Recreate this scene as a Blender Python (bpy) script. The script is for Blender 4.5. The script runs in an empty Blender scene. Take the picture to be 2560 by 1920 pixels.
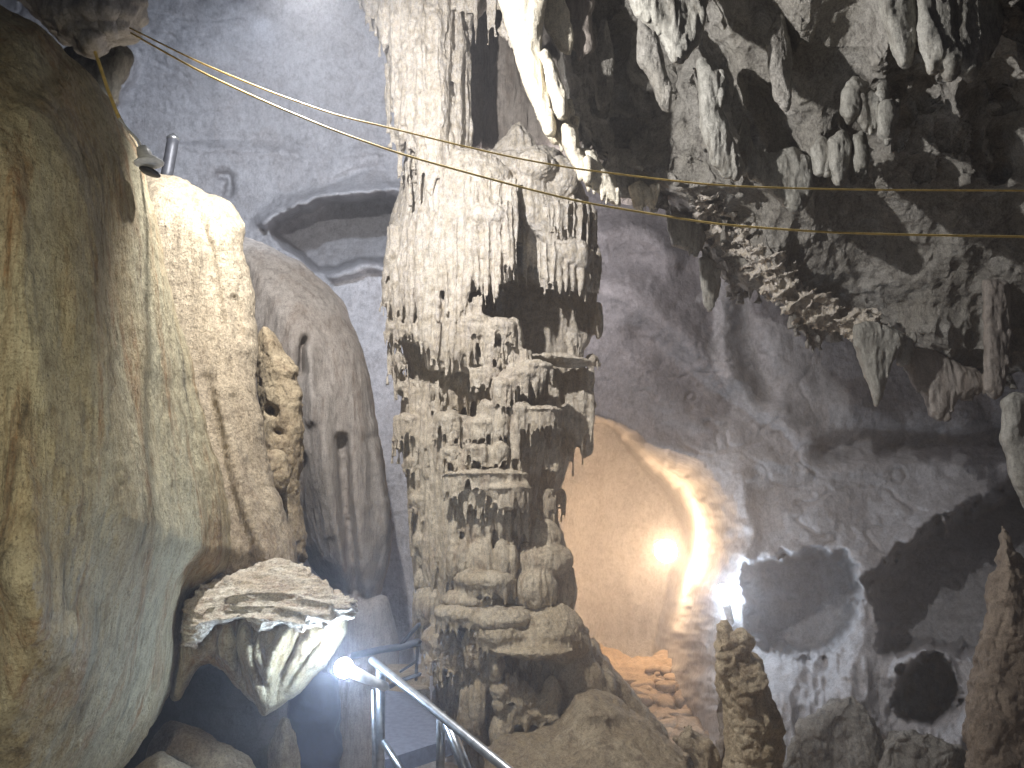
import bpy, math, time
import numpy as np
from mathutils import Vector
sc = bpy.context.scene
T0 = time.time()
# ------------------------------------------------------------------ camera
PITCH = math.radians(8); F = 788.0; CAMZ = 1.7
cam = bpy.data.objects.new('camera', bpy.data.cameras.new('camera'))
sc.collection.objects.link(cam); sc.camera = cam
cam.location = (0, 0, CAMZ); cam.rotation_euler = (math.pi/2 + PITCH, 0, 0)
cam.data.sensor_width = 36; cam.data.lens = 36*F/1024; cam.data.clip_end = 200; cam.data.clip_start = .05
# ------------------------------------------------------------------ world (no daylight reaches the cave)
w = bpy.data.worlds.new('World'); sc.world = w; w.use_nodes = True
bg = w.node_tree.nodes['Background']; bg.inputs[0].default_value = (.55, .6, .8, 1); bg.inputs[1].default_value = .035
sc.view_settings.view_transform = 'Standard'; sc.view_settings.look = 'None'
sc.view_settings.exposure = 0.12; sc.view_settings.gamma = 1
sc.cycles.max_bounces = 5; sc.cycles.diffuse_bounces = 3; sc.cycles.glossy_bounces = 2
sc.cycles.volume_bounces = 0; sc.cycles.use_denoising = True
sc.cycles.sample_clamp_indirect = 4
# ------------------------------------------------------------------ unseen key lamp and added fill lights
def light(name, kind, loc, power, col, radius=.05, to=None, spot=None, blend=.5):
    l = bpy.data.lights.new(name, kind); l.energy = power; l.color = col; l.shadow_soft_size = radius
    o = bpy.data.objects.new(name, l); o.location = loc; sc.collection.objects.link(o)
    if to is not None:
        o.rotation_euler = (Vector(to)-Vector(loc)).to_track_quat('-Z', 'Y').to_euler()
    if spot: l.spot_size = math.radians(spot); l.spot_blend = blend
    return o
light('key_lamp', 'SPOT', (-1.4, 4.7, 5.2), 1180, (1, .975, .96), .035, to=(-.1, 8, 2.5), spot=158, blend=.3)
light('wall_fill', 'SPOT', (-2.6, 7.6, 6.6), 1050, (.76, .85, 1), .08, to=(-4.2, 13, 6.2), spot=125, blend=.9)  # second unseen light, added to lift the upper wall beyond the key lamp
light('bank_fill', 'SPOT', (-1.0, .1, 1.95), 330, (1, .93, .74), .05, to=(-2.5, 3, 1.8), spot=76, blend=.9)  # unseen fill light near the camera, put in for the left bank
light('front_fill', 'POINT', (-.1, 1.2, .8), 25, (1, .92, .76), .05)  # fill light without a fixture, added for the ceiling and lower right
light('right_wall_fill', 'POINT', (.45, 10.3, 5.2), 125, (1, .93, .97), .1)  # light added out of sight behind the column to brighten the right wall

# ------------------------------------------------------------------ projection
def W(px, py, d):
    px = np.asarray(px, float); py = np.asarray(py, float); d = np.asarray(d, float)
    u = (px-512)/F; v = (384-py)/F; cp, sp = math.cos(PITCH), math.sin(PITCH)
    t = d/(cp - v*sp)
    return np.stack(np.broadcast_arrays(u*t, d, CAMZ + t*(sp + v*cp)), -1)
# ------------------------------------------------------------------ noise
_rs = np.random.RandomState(7)
TAB = _rs.rand(64**3).astype(np.float32)
def vnoise(p):
    p = p.astype(np.float32); i = np.floor(p); f = p-i; f = f*f*(3-2*f)
    i = i.astype(np.int64) & 63; j = (i+1) & 63
    x0, y0, z0 = i[:, 0]*4096, i[:, 1]*64, i[:, 2]; x1, y1, z1 = j[:, 0]*4096, j[:, 1]*64, j[:, 2]
    fx, fy, fz = f[:, 0], f[:, 1], f[:, 2]
    def L(a, b, t): return a+(b-a)*t
    return L(L(L(TAB[x0+y0+z0], TAB[x1+y0+z0], fx), L(TAB[x0+y1+z0], TAB[x1+y1+z0], fx), fy),
             L(L(TAB[x0+y0+z1], TAB[x1+y0+z1], fx), L(TAB[x0+y1+z1], TAB[x1+y1+z1], fx), fy), fz)*2-1
def fbm(p, o=4, ridged=False, gain=.5):
    s = np.zeros(len(p), np.float32); a = 1; t = 0; q = p.copy()
    for k in range(o):
        n = vnoise(q+17.3*k)
        if ridged: n = 1-2*np.abs(n)
        s += a*n; t += a; a *= gain; q = q*2.03
    return s/t
def dispf(V, layers, seed=0):
    d = np.zeros(len(V), np.float32)
    for (amp, scale, sx, sy, sz, octv, ridged) in layers:
        q = V*np.array([scale*sx, scale*sy, scale*sz])+seed
        q = q + .35*np.stack([vnoise(q*.7+5), vnoise(q*.7+9), vnoise(q*.7+13)], 1)*1.0
        d += amp*fbm(q, octv, ridged)
    return d
# ------------------------------------------------------------------ mesh helpers
def mk(name, V, Fc, mat=None, parent=None, smooth=True):
    me = bpy.data.meshes.new(name); n = Fc.shape[1]
    me.vertices.add(len(V)); me.vertices.foreach_set('co', V.astype(np.float32).ravel())
    me.loops.add(Fc.size); me.loops.foreach_set('vertex_index', Fc.astype(np.int32).ravel())
    me.polygons.add(len(Fc)); me.polygons.foreach_set('loop_start', np.arange(0, Fc.size, n, dtype=np.int32))
    me.polygons.foreach_set('loop_total', np.full(len(Fc), n, np.int32))
    me.update(calc_edges=True); me.validate()
    me.polygons.foreach_set('use_smooth', np.full(len(me.polygons), smooth))
    if mat: me.materials.append(mat)
    o = bpy.data.objects.new(name, me); sc.collection.objects.link(o)
    if parent: o.parent = parent
    return o
def tag(o, label=None, cat=None, group=None, kind=None):
    if label: o['label'] = label
    if cat: o['category'] = cat
    if group: o['group'] = group
    if kind: o['kind'] = kind
    return o
def empty(name, loc=(0, 0, 0)):
    o = bpy.data.objects.new(name, None); o.location = loc; sc.collection.objects.link(o); return o
class Prims:
    def __init__(s): s.V = []; s.F = []; s.n = 0
    def add(s, V, Fc):
        V = np.asarray(V, float)
        if Fc.shape[1] == 4: Fc = np.concatenate([Fc[:, [0, 1, 2]], Fc[:, [0, 2, 3]]])
        s.V.append(V); s.F.append(Fc+s.n); s.n += len(V)
    def get(s): return np.concatenate(s.V), np.concatenate(s.F)
    def tube(s, P, R, seg=9, flat=1.0, cap=True, jag=0, rs=None):
        P = np.asarray(P, float); R = np.asarray(R, float); n = len(P)
        t = np.gradient(P, axis=0); t /= np.linalg.norm(t, axis=1)[:, None]+1e-9
        ref = np.array([0, 1., 0]) if abs(t[:, 1]).mean() < .8 else np.array([0, 0, 1.])
        a = np.cross(t, ref); a /= np.linalg.norm(a, axis=1)[:, None]+1e-9; b = np.cross(t, a)
        th = np.arange(seg)/seg*2*math.pi
        j = np.ones((n, seg))
        if jag:
            j = j + jag*(rs.rand(1, seg)-.5)*2 + jag*.5*(rs.rand(n, seg)-.5)
        V = P[:, None]+R[:, None, None]*j[:, :, None]*(np.cos(th)[None, :, None]*a[:, None]+flat*np.sin(th)[None, :, None]*b[:, None])
        V = V.reshape(-1, 3); i = np.arange(n-1)[:, None]*seg; k = np.arange(seg)[None]; k2 = (k+1) % seg
        Fc = np.stack([i+k, i+k2, i+seg+k2, i+seg+k], -1).reshape(-1, 4)
        Fc = np.concatenate([Fc[:, [0, 1, 2]], Fc[:, [0, 2, 3]]])
        if cap:
            c0 = P[0]-t[0]*R[0]*.6; c1 = P[-1]+t[-1]*R[-1]*.9; m = len(V)
            V = np.concatenate([V, [c0, c1]]); kk = np.arange(seg); kk2 = (kk+1) % seg
            Fc = np.concatenate([Fc, np.stack([np.full(seg, m), kk2, kk], 1), np.stack([np.full(seg, m+1), (n-1)*seg+kk, (n-1)*seg+kk2], 1)])
        s.add(V, Fc)
    def ell(s, c, r, rot=0, nu=18, nv=12, tilt=0):
        c = np.asarray(c, float); ph = np.linspace(.001, math.pi-.001, nv); th = np.arange(nu)/nu*2*math.pi
        V = np.stack([np.sin(ph)[:, None]*np.cos(th)[None], np.sin(ph)[:, None]*np.sin(th)[None], np.cos(ph)[:, None]+0*th[None]], -1).reshape(-1, 3)*np.asarray(r)
        if tilt: ct, st = math.cos(tilt), math.sin(tilt); V = np.stack([V[:, 0]*ct+V[:, 2]*st, V[:, 1], -V[:, 0]*st+V[:, 2]*ct], 1)
        if rot: ct, st = math.cos(rot), math.sin(rot); V = np.stack([V[:, 0]*ct-V[:, 1]*st, V[:, 0]*st+V[:, 1]*ct, V[:, 2]], 1)
        i = np.arange(nv-1)[:, None]*nu; k = np.arange(nu)[None]; k2 = (k+1) % nu
        Fc = np.stack([i+k, i+nu+k, i+nu+k2, i+k2], -1).reshape(-1, 4)
        s.add(V+c, Fc)
    def blob(s, poly, D, R=.4, T=.6, step=4, folds=(), noise=None, seed=0, edge=0):
        """rounded rock whose outline is poly (pixels) at depth D"""
        P = dens(np.array(poly, float), 6)
        if edge:
            nn = np.stack([vnoise(np.stack([P[:, 0]*.06, P[:, 1]*.06, 0*P[:, 0]+seed], 1)), vnoise(np.stack([P[:, 0]*.06, P[:, 1]*.06, 0*P[:, 0]+seed+9], 1))], 1)
            n2 = np.stack([vnoise(np.stack([P[:, 0]*.2, P[:, 1]*.2, 0*P[:, 0]+seed], 1)), vnoise(np.stack([P[:, 0]*.2, P[:, 1]*.2, 0*P[:, 0]+seed+9], 1))], 1)
            P = P+edge*(nn+.6*n2)
        x0, y0 = P.min(0)-step*2; x1, y1 = P.max(0)+step*2
        gx = np.arange(x0, x1, step); gy = np.arange(y0, y1, step); X, Y = np.meshgrid(gx, gy); Q = np.stack([X.ravel(), Y.ravel()], 1)
        A = P; B = np.roll(P, -1, 0); best = np.full(len(Q), 1e9); near = Q.copy(); ins = np.zeros(len(Q), bool)
        for a, b in zip(A, B):
            ab = b-a; tt = np.clip(((Q-a)@ab)/(ab@ab+1e-9), 0, 1); c = a+tt[:, None]*ab; dd = np.linalg.norm(Q-c, axis=1)
            m = dd < best; best[m] = dd[m]; near[m] = c[m]
            if a[1] != b[1]:
                cr = ((a[1] > Q[:, 1]) != (b[1] > Q[:, 1])) & (Q[:, 0] < (b[0]-a[0])*(Q[:, 1]-a[1])/(b[1]-a[1])+a[0])
                ins ^= cr
        ny, nx = X.shape; I = ins.reshape(ny, nx)
        idx = np.arange(ny*nx).reshape(ny, nx)
        q = np.stack([idx[:-1, :-1], idx[:-1, 1:], idx[1:, 1:], idx[1:, :-1]], -1).reshape(-1, 4)
        q = q[ins[q].any(1)]
        # cells touching the inside; outside verts snap to the outline
        used = np.unique(q); Qs = Q.copy(); out = ~ins; Qs[out] = near[out]; dist = np.where(ins, best, 0)
        Dv = D(Qs[:, 0], Qs[:, 1]) if callable(D) else np.full(len(Qs), float(D))
        dm = dist*Dv/F; t = np.clip(dm/R, 0, 1); prof = np.sqrt(np.clip(1-(1-t)**2, 0, 1))
        front = Dv+R*(1-prof)
        for (pl, wd, amp) in folds: front = front+amp*np.exp(-(pdist(Qs, np.array(pl, float))/wd)**2)*prof
        if noise is not None: front = front+noise(Qs[:, 0], Qs[:, 1])*prof
        back = Dv+R+T*prof
        cells_edge = np.zeros(len(Q), bool)
        VF = W(Qs[:, 0], Qs[:, 1], front); VB = W(Qs[:, 0], Qs[:, 1], back)
        # boundary verts shared (dist==0)
        N = len(Q); mapB = np.arange(N)+N; mapB[out] = np.arange(N)[out]
        V = np.concatenate([VF, VB]); Fq = np.concatenate([q[:, ::-1], mapB[q]])
        Ft = np.concatenate([Fq[:, [0, 1, 2]], Fq[:, [0, 2, 3]]])
        u, inv = np.unique(Ft, return_inverse=True)
        s.add(V[u], inv.reshape(Ft.shape))
def dens(P, step):
    out = []
    for a, b in zip(P, np.roll(P, -1, 0)):
        n = max(1, int(np.linalg.norm(b-a)/step)); out.append(a+(b-a)*np.arange(n)[:, None]/n)
    return np.concatenate(out)
def pdist(Q, P):
    best = np.full(len(Q), 1e9)
    for a, b in zip(P[:-1], P[1:]):
        ab = b-a; tt = np.clip(((Q-a)@ab)/(ab@ab+1e-9), 0, 1); best = np.minimum(best, np.linalg.norm(Q-(a+tt[:, None]*ab), axis=1))
    return best
def chaikin(P, closed=True, it=2):
    P = np.array(P, float)
    for _ in range(it):
        B = np.roll(P, -1, 0)
        if closed: P = np.stack([.75*P+.25*B, .25*P+.75*B], 1).reshape(-1, 2)
        else: a, b = P[:-1], P[1:]; P = np.concatenate([P[:1], np.stack([.75*a+.25*b, .25*a+.75*b], 1).reshape(-1, 2), P[-1:]])
    return P
def sdist(Q, P):
    best = np.full(len(Q), 1e9); ins = np.zeros(len(Q), bool)
    for a, b in zip(P, np.roll(P, -1, 0)):
        ab = b-a; tt = np.clip(((Q-a)@ab)/(ab@ab+1e-9), 0, 1); best = np.minimum(best, np.linalg.norm(Q-(a+tt[:, None]*ab), axis=1))
        if a[1] != b[1]: ins ^= ((a[1] > Q[:, 1]) != (b[1] > Q[:, 1])) & (Q[:, 0] < (b[0]-a[0])*(Q[:, 1]-a[1])/(b[1]-a[1])+a[0])
    return np.where(ins, best, -best)
def inpoly(Q, P, soft=3.0):
    """0..1 mask, soft edge of `soft` pixels"""
    P = np.array(P, float); best = np.full(len(Q), 1e9); ins = np.zeros(len(Q), bool)
    for a, b in zip(P, np.roll(P, -1, 0)):
        ab = b-a; tt = np.clip(((Q-a)@ab)/(ab@ab+1e-9), 0, 1); best = np.minimum(best, np.linalg.norm(Q-(a+tt[:, None]*ab), axis=1))
        if a[1] != b[1]: ins ^= ((a[1] > Q[:, 1]) != (b[1] > Q[:, 1])) & (Q[:, 0] < (b[0]-a[0])*(Q[:, 1]-a[1])/(b[1]-a[1])+a[0])
    sd = np.where(ins, best, -best); t = np.clip(sd/soft*.5+.5, 0, 1); return t*t*(3-2*t)
def rock(name, prims, voxel, mat, layers=(), smooth=2, parent=None, seed=0):
    V, Fc = prims.get(); tmp = mk('tmp', V, Fc)
    m = tmp.modifiers.new('r', 'REMESH'); m.mode = 'VOXEL'; m.voxel_size = voxel; m.adaptivity = 0
    if smooth: s_ = tmp.modifiers.new('s', 'SMOOTH'); s_.factor = .5; s_.iterations = smooth
    dg = bpy.context.evaluated_depsgraph_get(); ev = tmp.evaluated_get(dg)
    me = bpy.data.meshes.new_from_object(ev); bpy.data.objects.remove(tmp)
    n = len(me.vertices); co = np.empty(n*3, np.float32); me.vertices.foreach_get('co', co); co = co.reshape(-1, 3)
    no = np.empty(n*3, np.float32); me.vertices.foreach_get('normal', no); no = no.reshape(-1, 3)
    if len(layers):
        co = co+no*dispf(co, layers, seed)[:, None]; me.vertices.foreach_set('co', co.ravel())
    me.polygons.foreach_set('use_smooth', np.ones(len(me.polygons), bool)); me.update()
    me.materials.clear(); me.materials.append(mat); me.name = name
    o = bpy.data.objects.new(name, me); sc.collection.objects.link(o)
    if parent: o.parent = parent
    print('rock', name, n, round(time.time()-T0, 1), flush=True)
    return o
# ------------------------------------------------------------------ materials
def rockmat(name, c1, c2, c3, scale=1.0, stretch=.25, dark=(.03, .025, .02), dark_amt=.35, pits=.3, bump=.35, rough=.75, spec=.35, zgrad=None, fine=60, sparkle=0, tint=None):
    m = bpy.data.materials.new(name); m.use_nodes = True; nt = m.node_tree; N = nt.nodes; L = nt.links
    b = N['Principled BSDF']; b.inputs['Roughness'].default_value = rough; b.inputs['Specular IOR Level'].default_value = spec
    tc = N.new('ShaderNodeNewGeometry').outputs['Position']
    def mapping(s):
        mp = N.new('ShaderNodeMapping'); L.new(tc, mp.inputs[0]); mp.inputs['Scale'].default_value = s; return mp.outputs[0]
    def noise(vec, sc_, det=6, rg=.6, dist=0):
        n = N.new('ShaderNodeTexNoise'); L.new(vec, n.inputs['Vector']); n.inputs['Scale'].default_value = sc_
        n.inputs['Detail'].default_value = det; n.inputs['Roughness'].default_value = rg; n.inputs['Distortion'].default_value = dist; return n.outputs['Fac']
    def ramp(fac, a, z, ca=(0, 0, 0, 1), cz=(1, 1, 1, 1)):
        r = N.new('ShaderNodeValToRGB'); L.new(fac, r.inputs[0]); e = r.color_ramp.elements
        e[0].position = a; e[0].color = ca; e[1].position = z; e[1].color = cz; return r.outputs[0]
    def mix(f, a, c, mode='MIX'):
        x = N.new('ShaderNodeMix'); x.data_type = 'RGBA'; x.blend_type = mode
        if isinstance(f, float): x.inputs[0].default_value = f
        else: L.new(f, x.inputs[0])
        for v, i in ((a, 6), (c, 7)):
            if isinstance(v, tuple): x.inputs[i].default_value = (*v, 1) if len(v) == 3 else v
            else: L.new(v, x.inputs[i])
        return x.outputs[2]
    vs = mapping((1, 1, stretch)); vi = mapping((1, 1, 1))
    base = mix(ramp(noise(vs, 1.6*scale, 5, .6, .4), .43, .57), c1, c2)
    base = mix(ramp(noise(vs, 5*scale, 6, .65, .6), .5, .62), base, c3)
    if zgrad:   # mineral colour changing with height
        sx = N.new('ShaderNodeSeparateXYZ'); L.new(tc, sx.inputs[0]); mr = N.new('ShaderNodeMapRange'); L.new(sx.outputs[2], mr.inputs[0])
        mr.inputs[1].default_value = zgrad[0]; mr.inputs[2].default_value = zgrad[1]
        base = mix(mr.outputs[0], base, mix(.75, base, zgrad[2]))
    base = mix(ramp(noise(vi, 12*scale, 6, .75), .42, .66), base, mix(.75, base, tuple(.45*x for x in c1)))
    base = mix(ramp(noise(vs, 45*scale, 4, .7), .45, .6), mix(.35, base, tuple(1.35*x for x in c2)), base)
    base = mix(ramp(noise(vi, 80, 3, .7), .5, .62), base, mix(.5, base, tuple(.4*x for x in c1)))
    st = ramp(noise(mapping((1, 1, stretch*.5)), 7*scale, 7, .75, .2), .56, .72)
    dm = N.new('ShaderNodeMath'); dm.operation = 'MULTIPLY'; L.new(st, dm.inputs[0]); dm.inputs[1].default_value = dark_amt
    base = mix(dm.outputs[0], base, dark)
    sp = ramp(noise(vi, fine, 3, .6), .62, .75)
    pm = N.new('ShaderNodeMath'); pm.operation = 'MULTIPLY'; L.new(sp, pm.inputs[0]); pm.inputs[1].default_value = pits
    base = mix(pm.outputs[0], base, dark)
    if sparkle:
        vo = N.new('ShaderNodeTexVoronoi'); L.new(vi, vo.inputs['Vector']); vo.inputs['Scale'].default_value = 34
        k = ramp(vo.outputs['Distance'], .05, .09, (1, 1, 1, 1), (0, 0, 0, 1))
        gate = ramp(noise(vi, 2.2, 3, .6), .5, .6)
        mm = N.new('ShaderNodeMath'); mm.operation = 'MULTIPLY'; L.new(k, mm.inputs[0]); L.new(gate, mm.inputs[1])
        m2 = N.new('ShaderNodeMath'); m2.operation = 'MULTIPLY'; L.new(mm.outputs[0], m2.inputs[0]); m2.inputs[1].default_value = sparkle
        base = mix(m2.outputs[0], base, (.85, .85, .78))
    L.new(base, b.inputs['Base Color'])
    h = noise(mapping((1, 1, max(stretch, .35))), 22*scale, 8, .7, .3); h2 = noise(vi, fine*1.2, 4, .7)
    bp = N.new('ShaderNodeBump'); bp.inputs['Strength'].default_value = bump; bp.inputs['Distance'].default_value = .06; L.new(h, bp.inputs['Height'])
    b2 = N.new('ShaderNodeBump'); b2.inputs['Strength'].default_value = bump*.8; b2.inputs['Distance'].default_value = .02
    L.new(h2, b2.inputs['Height']); L.new(bp.outputs[0], b2.inputs['Normal']); L.new(b2.outputs[0], b.inputs['Normal'])
    r = N.new('ShaderNodeMapRange'); L.new(noise(vi, 4, 4), r.inputs[0]); r.inputs[1].default_value = .3; r.inputs[2].default_value = .7
    r.inputs[3].default_value = rough-.15; r.inputs[4].default_value = min(1, rough+.15); L.new(r.outputs[0], b.inputs['Roughness'])
    return m
def plain(name, col, rough=.5, metal=0, emit=None, bumpy=0):
    m = bpy.data.materials.new(name); m.use_nodes = True; nt = m.node_tree; b = nt.nodes['Principled BSDF']
    b.inputs['Roughness'].default_value = rough; b.inputs['Metallic'].default_value = metal
    n = nt.nodes.new('ShaderNodeTexNoise'); n.inputs['Scale'].default_value = 25; n.inputs['Detail'].default_value = 6
    g = nt.nodes.new('ShaderNodeNewGeometry'); nt.links.new(g.outputs['Position'], n.inputs['Vector'])
    r = nt.nodes.new('ShaderNodeValToRGB'); nt.links.new(n.outputs['Fac'], r.inputs[0]); r.color_ramp.elements[0].position = .35; r.color_ramp.elements[1].position = .65
    r.color_ramp.elements[0].color = (*[c*.65 for c in col], 1); r.color_ramp.elements[1].color = (*col, 1)
    nt.links.new(r.outputs[0], b.inputs['Base Color'])
    if bumpy:
        bp = nt.nodes.new('ShaderNodeBump'); bp.inputs['Strength'].default_value = bumpy; bp.inputs['Distance'].default_value = .01
        nt.links.new(n.outputs['Fac'], bp.inputs['Height']); nt.links.new(bp.outputs[0], b.inputs['Normal'])
    if emit: b.inputs['Emission Color'].default_value = (*emit[0], 1); b.inputs['Emission Strength'].default_value = emit[1]
    return m
M_col = rockmat('column_limestone', (.50, .39, .24), (.66, .57, .42), (.36, .26, .16), stretch=.3, dark_amt=.45, pits=.55, bump=.7, zgrad=(.8, 4.4, (.78, .77, .77)), fine=70)
M_base = rockmat('mud_brown_limestone', (.29, .215, .125), (.44, .36, .24), (.19, .135, .08), stretch=.8, dark_amt=.5, pits=.5, bump=.6, fine=40)
M_flow = rockmat('greenish_flowstone', (.34, .25, .125), (.48, .44, .30), (.32, .185, .085), scale=.9, stretch=.13, dark_amt=.95, pits=.7, bump=.8, rough=.5, fine=45, sparkle=.8)
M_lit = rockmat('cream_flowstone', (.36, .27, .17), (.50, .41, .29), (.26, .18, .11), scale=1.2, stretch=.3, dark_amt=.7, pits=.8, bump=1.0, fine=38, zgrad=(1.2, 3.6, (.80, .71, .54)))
M_smooth = rockmat('smooth_grey_flowstone', (.29, .25, .215), (.38, .345, .31), (.21, .165, .13), scale=.9, stretch=.12, dark_amt=.5, pits=.35, bump=.45, fine=50)
M_wall = rockmat('pale_grey_wall', (.42, .41, .42), (.52, .51, .52), (.38, .36, .36), scale=.6, stretch=.6, dark_amt=.25, pits=.15, bump=.5, fine=24)
M_ceil = rockmat('dull_ceiling_limestone', (.28, .26, .22), (.44, .42, .38), (.15, .135, .115), scale=1.0, stretch=.6, dark_amt=.8, pits=.6, bump=.8, fine=35)
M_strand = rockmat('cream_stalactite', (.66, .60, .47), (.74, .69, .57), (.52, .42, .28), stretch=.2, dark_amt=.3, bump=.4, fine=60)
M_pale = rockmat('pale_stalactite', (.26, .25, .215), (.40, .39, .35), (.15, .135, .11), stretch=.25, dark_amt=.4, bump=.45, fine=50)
M_ledge = rockmat('grained_ledge', (.46, .37, .26), (.70, .66, .56), (.30, .20, .13), scale=1.6, stretch=2.2, dark_amt=.8, pits=.35, bump=.6, fine=50)
M_tan = rockmat('tan_limestone', (.40, .31, .19), (.54, .45, .31), (.28, .20, .12), stretch=.8, dark_amt=.5, pits=.5, bump=.6, fine=40)
M_gap_shade = rockmat('gap_shade_rock', (.06, .055, .06), (.09, .085, .09), (.04, .035, .035), stretch=.8, bump=.5)  # near-black colour stands in for the shade below the ledge
M_floor = rockmat('cave_floor_rock', (.36, .27, .19), (.46, .36, .27), (.25, .18, .12), stretch=1, dark_amt=.3, bump=.5, fine=18)
M_brown = rockmat('red_brown_stalagmite', (.19, .145, .105), (.29, .235, .18), (.13, .10, .075), stretch=.6, dark_amt=.4, bump=.6, fine=40)

# ------------------------------------------------------------------ back wall (one sheet of rock with the far chamber)
rs = np.random.RandomState(3)
st = 1.7
gx = np.arange(-260, 1290, st); gy = np.arange(-330, 1000, st); X, Y = np.meshgrid(gx, gy); Q = np.stack([X.ravel(), Y.ravel()], 1)
cp_ = np.array([(-200, -300, 9), (100, -300, 8), (400, -300, 7.6), (700, -300, 8), (1200, -300, 8), (0, 0, 11.5), (200, 0, 11.2), (400, 0, 12), (150, 150, 12.5), (300, 150, 13),
                (250, 230, 13), (400, 180, 13), (330, 300, 12.4), (340, 480, 11.6), (400, 600, 11.2), (300, 700, 10.5), (520, 300, 12.8), (620, 220, 12.5), (680, 300, 12.0), (640, 380, 12.0), (740, 330, 12.2),
                (800, 430, 12.2), (900, 440, 12.6), (1000, 450, 12), (860, 500, 11.6), (960, 560, 10.6), (780, 620, 11.2), (900, 680, 9.8), (1024, 650, 9.4), (1200, 600, 8.2), (1200, 300, 10), (800, 768, 9.4), (1000, 800, 8.6),
                (900, 200, 12), (700, 100, 12), (-200, 500, 9), (100, 600, 9.8), (100, 900, 8.5), (500, 950, 9), (900, 950, 8)])
Qn = np.stack([Q[:, 0]*.03, Q[:, 1]*.03, 0*Q[:, 0]], 1); Q0 = Q; Qw = Q+9*np.stack([fbm(Qn+3, 5, gain=.62), fbm(Qn+31, 5, gain=.62)], 1)
sig = 90.0; wsum = np.zeros(len(Q)); dsum = np.zeros(len(Q))
for (a, b_, d_) in cp_:
    w_ = 1/((Q[:, 0]-a)**2+(Q[:, 1]-b_)**2+sig**2)**2; wsum += w_; dsum += w_*d_
D = dsum/wsum
def ms(poly, soft): return inpoly(Qw, chaikin(poly), soft)
# far chamber behind the arched opening
CH = [(520, 400), (585, 414), (604, 421), (630, 435), (648, 446), (672, 449), (697, 458), (722, 474), (742, 498), (750, 522), (752, 545), (746, 565), (738, 590), (730, 606), (728, 640), (728, 700), (740, 790), (520, 900)]
sd = sdist(Qw, chaikin(CH)); chm = np.clip((sd+4)/np.interp(Q[:, 0]+.3*(Q[:, 1]-500), [590, 650, 735], [10, 40, 112]), 0, 1); chm = chm*chm*(3-2*chm)
Dch = 16.2+.9*np.sin((Q[:, 0]-560)/60.)-((Q[:, 1]-560)/260.)**2*1.0 - 2.2*np.clip((Q[:, 1]-640)/110, 0, 1)**1.3 - .8*np.clip((Q[:, 0]-700)/40, 0, 1)
D = D*(1-chm)+Dch*chm
# second hollow left of the column, upper lens recess, chamber right lobe
D += 1.9*ms([(268, 226), (290, 212), (318, 200), (350, 196), (400, 196), (400, 262), (372, 262), (340, 266), (318, 270), (300, 256), (280, 240)], 5)
D += -.55*np.exp(-(pdist(Qw, chaikin([(265, 222), (292, 207), (320, 194), (356, 190), (410, 190)], False))/7)**2)
D += -.3*ms([(330, 274), (345, 266), (385, 260), (420, 260), (420, 270), (340, 278)], 5)
D += .25*np.exp(-(pdist(Qw, chaikin([(262, 228), (275, 220), (286, 210)], False))/4)**2)
# shallow crease lines of the upper wall
for pl, wd, am in (([(170, 145), (230, 150), (300, 155), (395, 150)], 4, -.06), ([(180, 140), (260, 136), (330, 158)], 5, .06), ([(218, 175), (228, 178), (226, 192)], 4, .22), ([(300, 205), (340, 175), (385, 168)], 5, .1),
                   ([(320, 200), (345, 185), (380, 188)], 4, .12), ([(128, 60), (120, 90), (100, 110)], 8, -.3)): D += am*np.exp(-(pdist(Qw, chaikin(pl, False))/wd)**2)
# folds of the right wall
for pl, wd, am in (
    ([(590, 240), (620, 232), (650, 236), (668, 262)], 16, -.55), ([(600, 290), (640, 300), (690, 340), (740, 385), (800, 440)], 20, -.75), ([(610, 268), (640, 262), (680, 272), (720, 290)], 11, .2),
    ([(640, 330), (690, 372), (740, 410), (790, 447)], 14, .35), ([(596, 340), (650, 380), (700, 420), (760, 455)], 22, -.35), ([(742, 300), (752, 345), (762, 390)], 12, .5), ([(722, 300), (730, 350), (735, 380)], 10, -.3),
    ([(775, 350), (800, 390), (850, 410), (960, 420)], 22, -.35), ([(830, 452), (900, 445), (1040, 435)], 12, .75), ([(775, 462), (850, 470), (1030, 466)], 10, -.2),
    ([(600, 425), (650, 448), (700, 460), (760, 468), (820, 480)], 22, -.2), ([(745, 480), (748, 520), (745, 560)], 10, -.4),
    ([(862, 570), (858, 620), (850, 700)], 20, -.15), ([(893, 680), (905, 660), (925, 650), (945, 665), (955, 700)], 8, -.4),
    ([(600, 600), (620, 560), (640, 600)], 14, -.2), ([(655, 500), (672, 492), (690, 520)], 9, -.05)):
    D += .5*am*np.exp(-(pdist(Qw, chaikin(pl, False))/wd)**2)
# hollows of the dark right wall
Qw = Qw+11*np.stack([fbm(Qn*2.6+13, 4, gain=.6), fbm(Qn*2.6+41, 4, gain=.6)], 1)
D += 2.0*ms([(752, 565), (790, 558), (840, 556), (853, 570), (856, 600), (850, 628), (832, 650), (805, 658), (775, 652), (757, 630), (748, 600)], 8)
D += 2.0*ms([(868, 575), (890, 560), (930, 535), (985, 500), (1060, 470), (1100, 560), (1060, 650), (985, 660), (935, 648), (900, 645), (878, 640), (884, 610), (872, 590)], 10)
D += 2.4*ms([(893, 698), (902, 678), (915, 662), (932, 656), (944, 668), (955, 690), (960, 712), (930, 722), (905, 716)], 6)
Pq = W(Q[:, 0], Q[:, 1], 12)
D += .10*fbm(Pq*.9, 4)-.018*fbm(Pq*3, 5, True)-.04*fbm(Pq*np.array([1.2, 1, 1.8]), 3, True)*np.clip((Q[:, 0]-300)/300, .3, 1)
low = np.clip((Q[:, 1]-620)/80, 0, 1)*np.clip((Q[:, 0]-740)/40, 0, 1)
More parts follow.
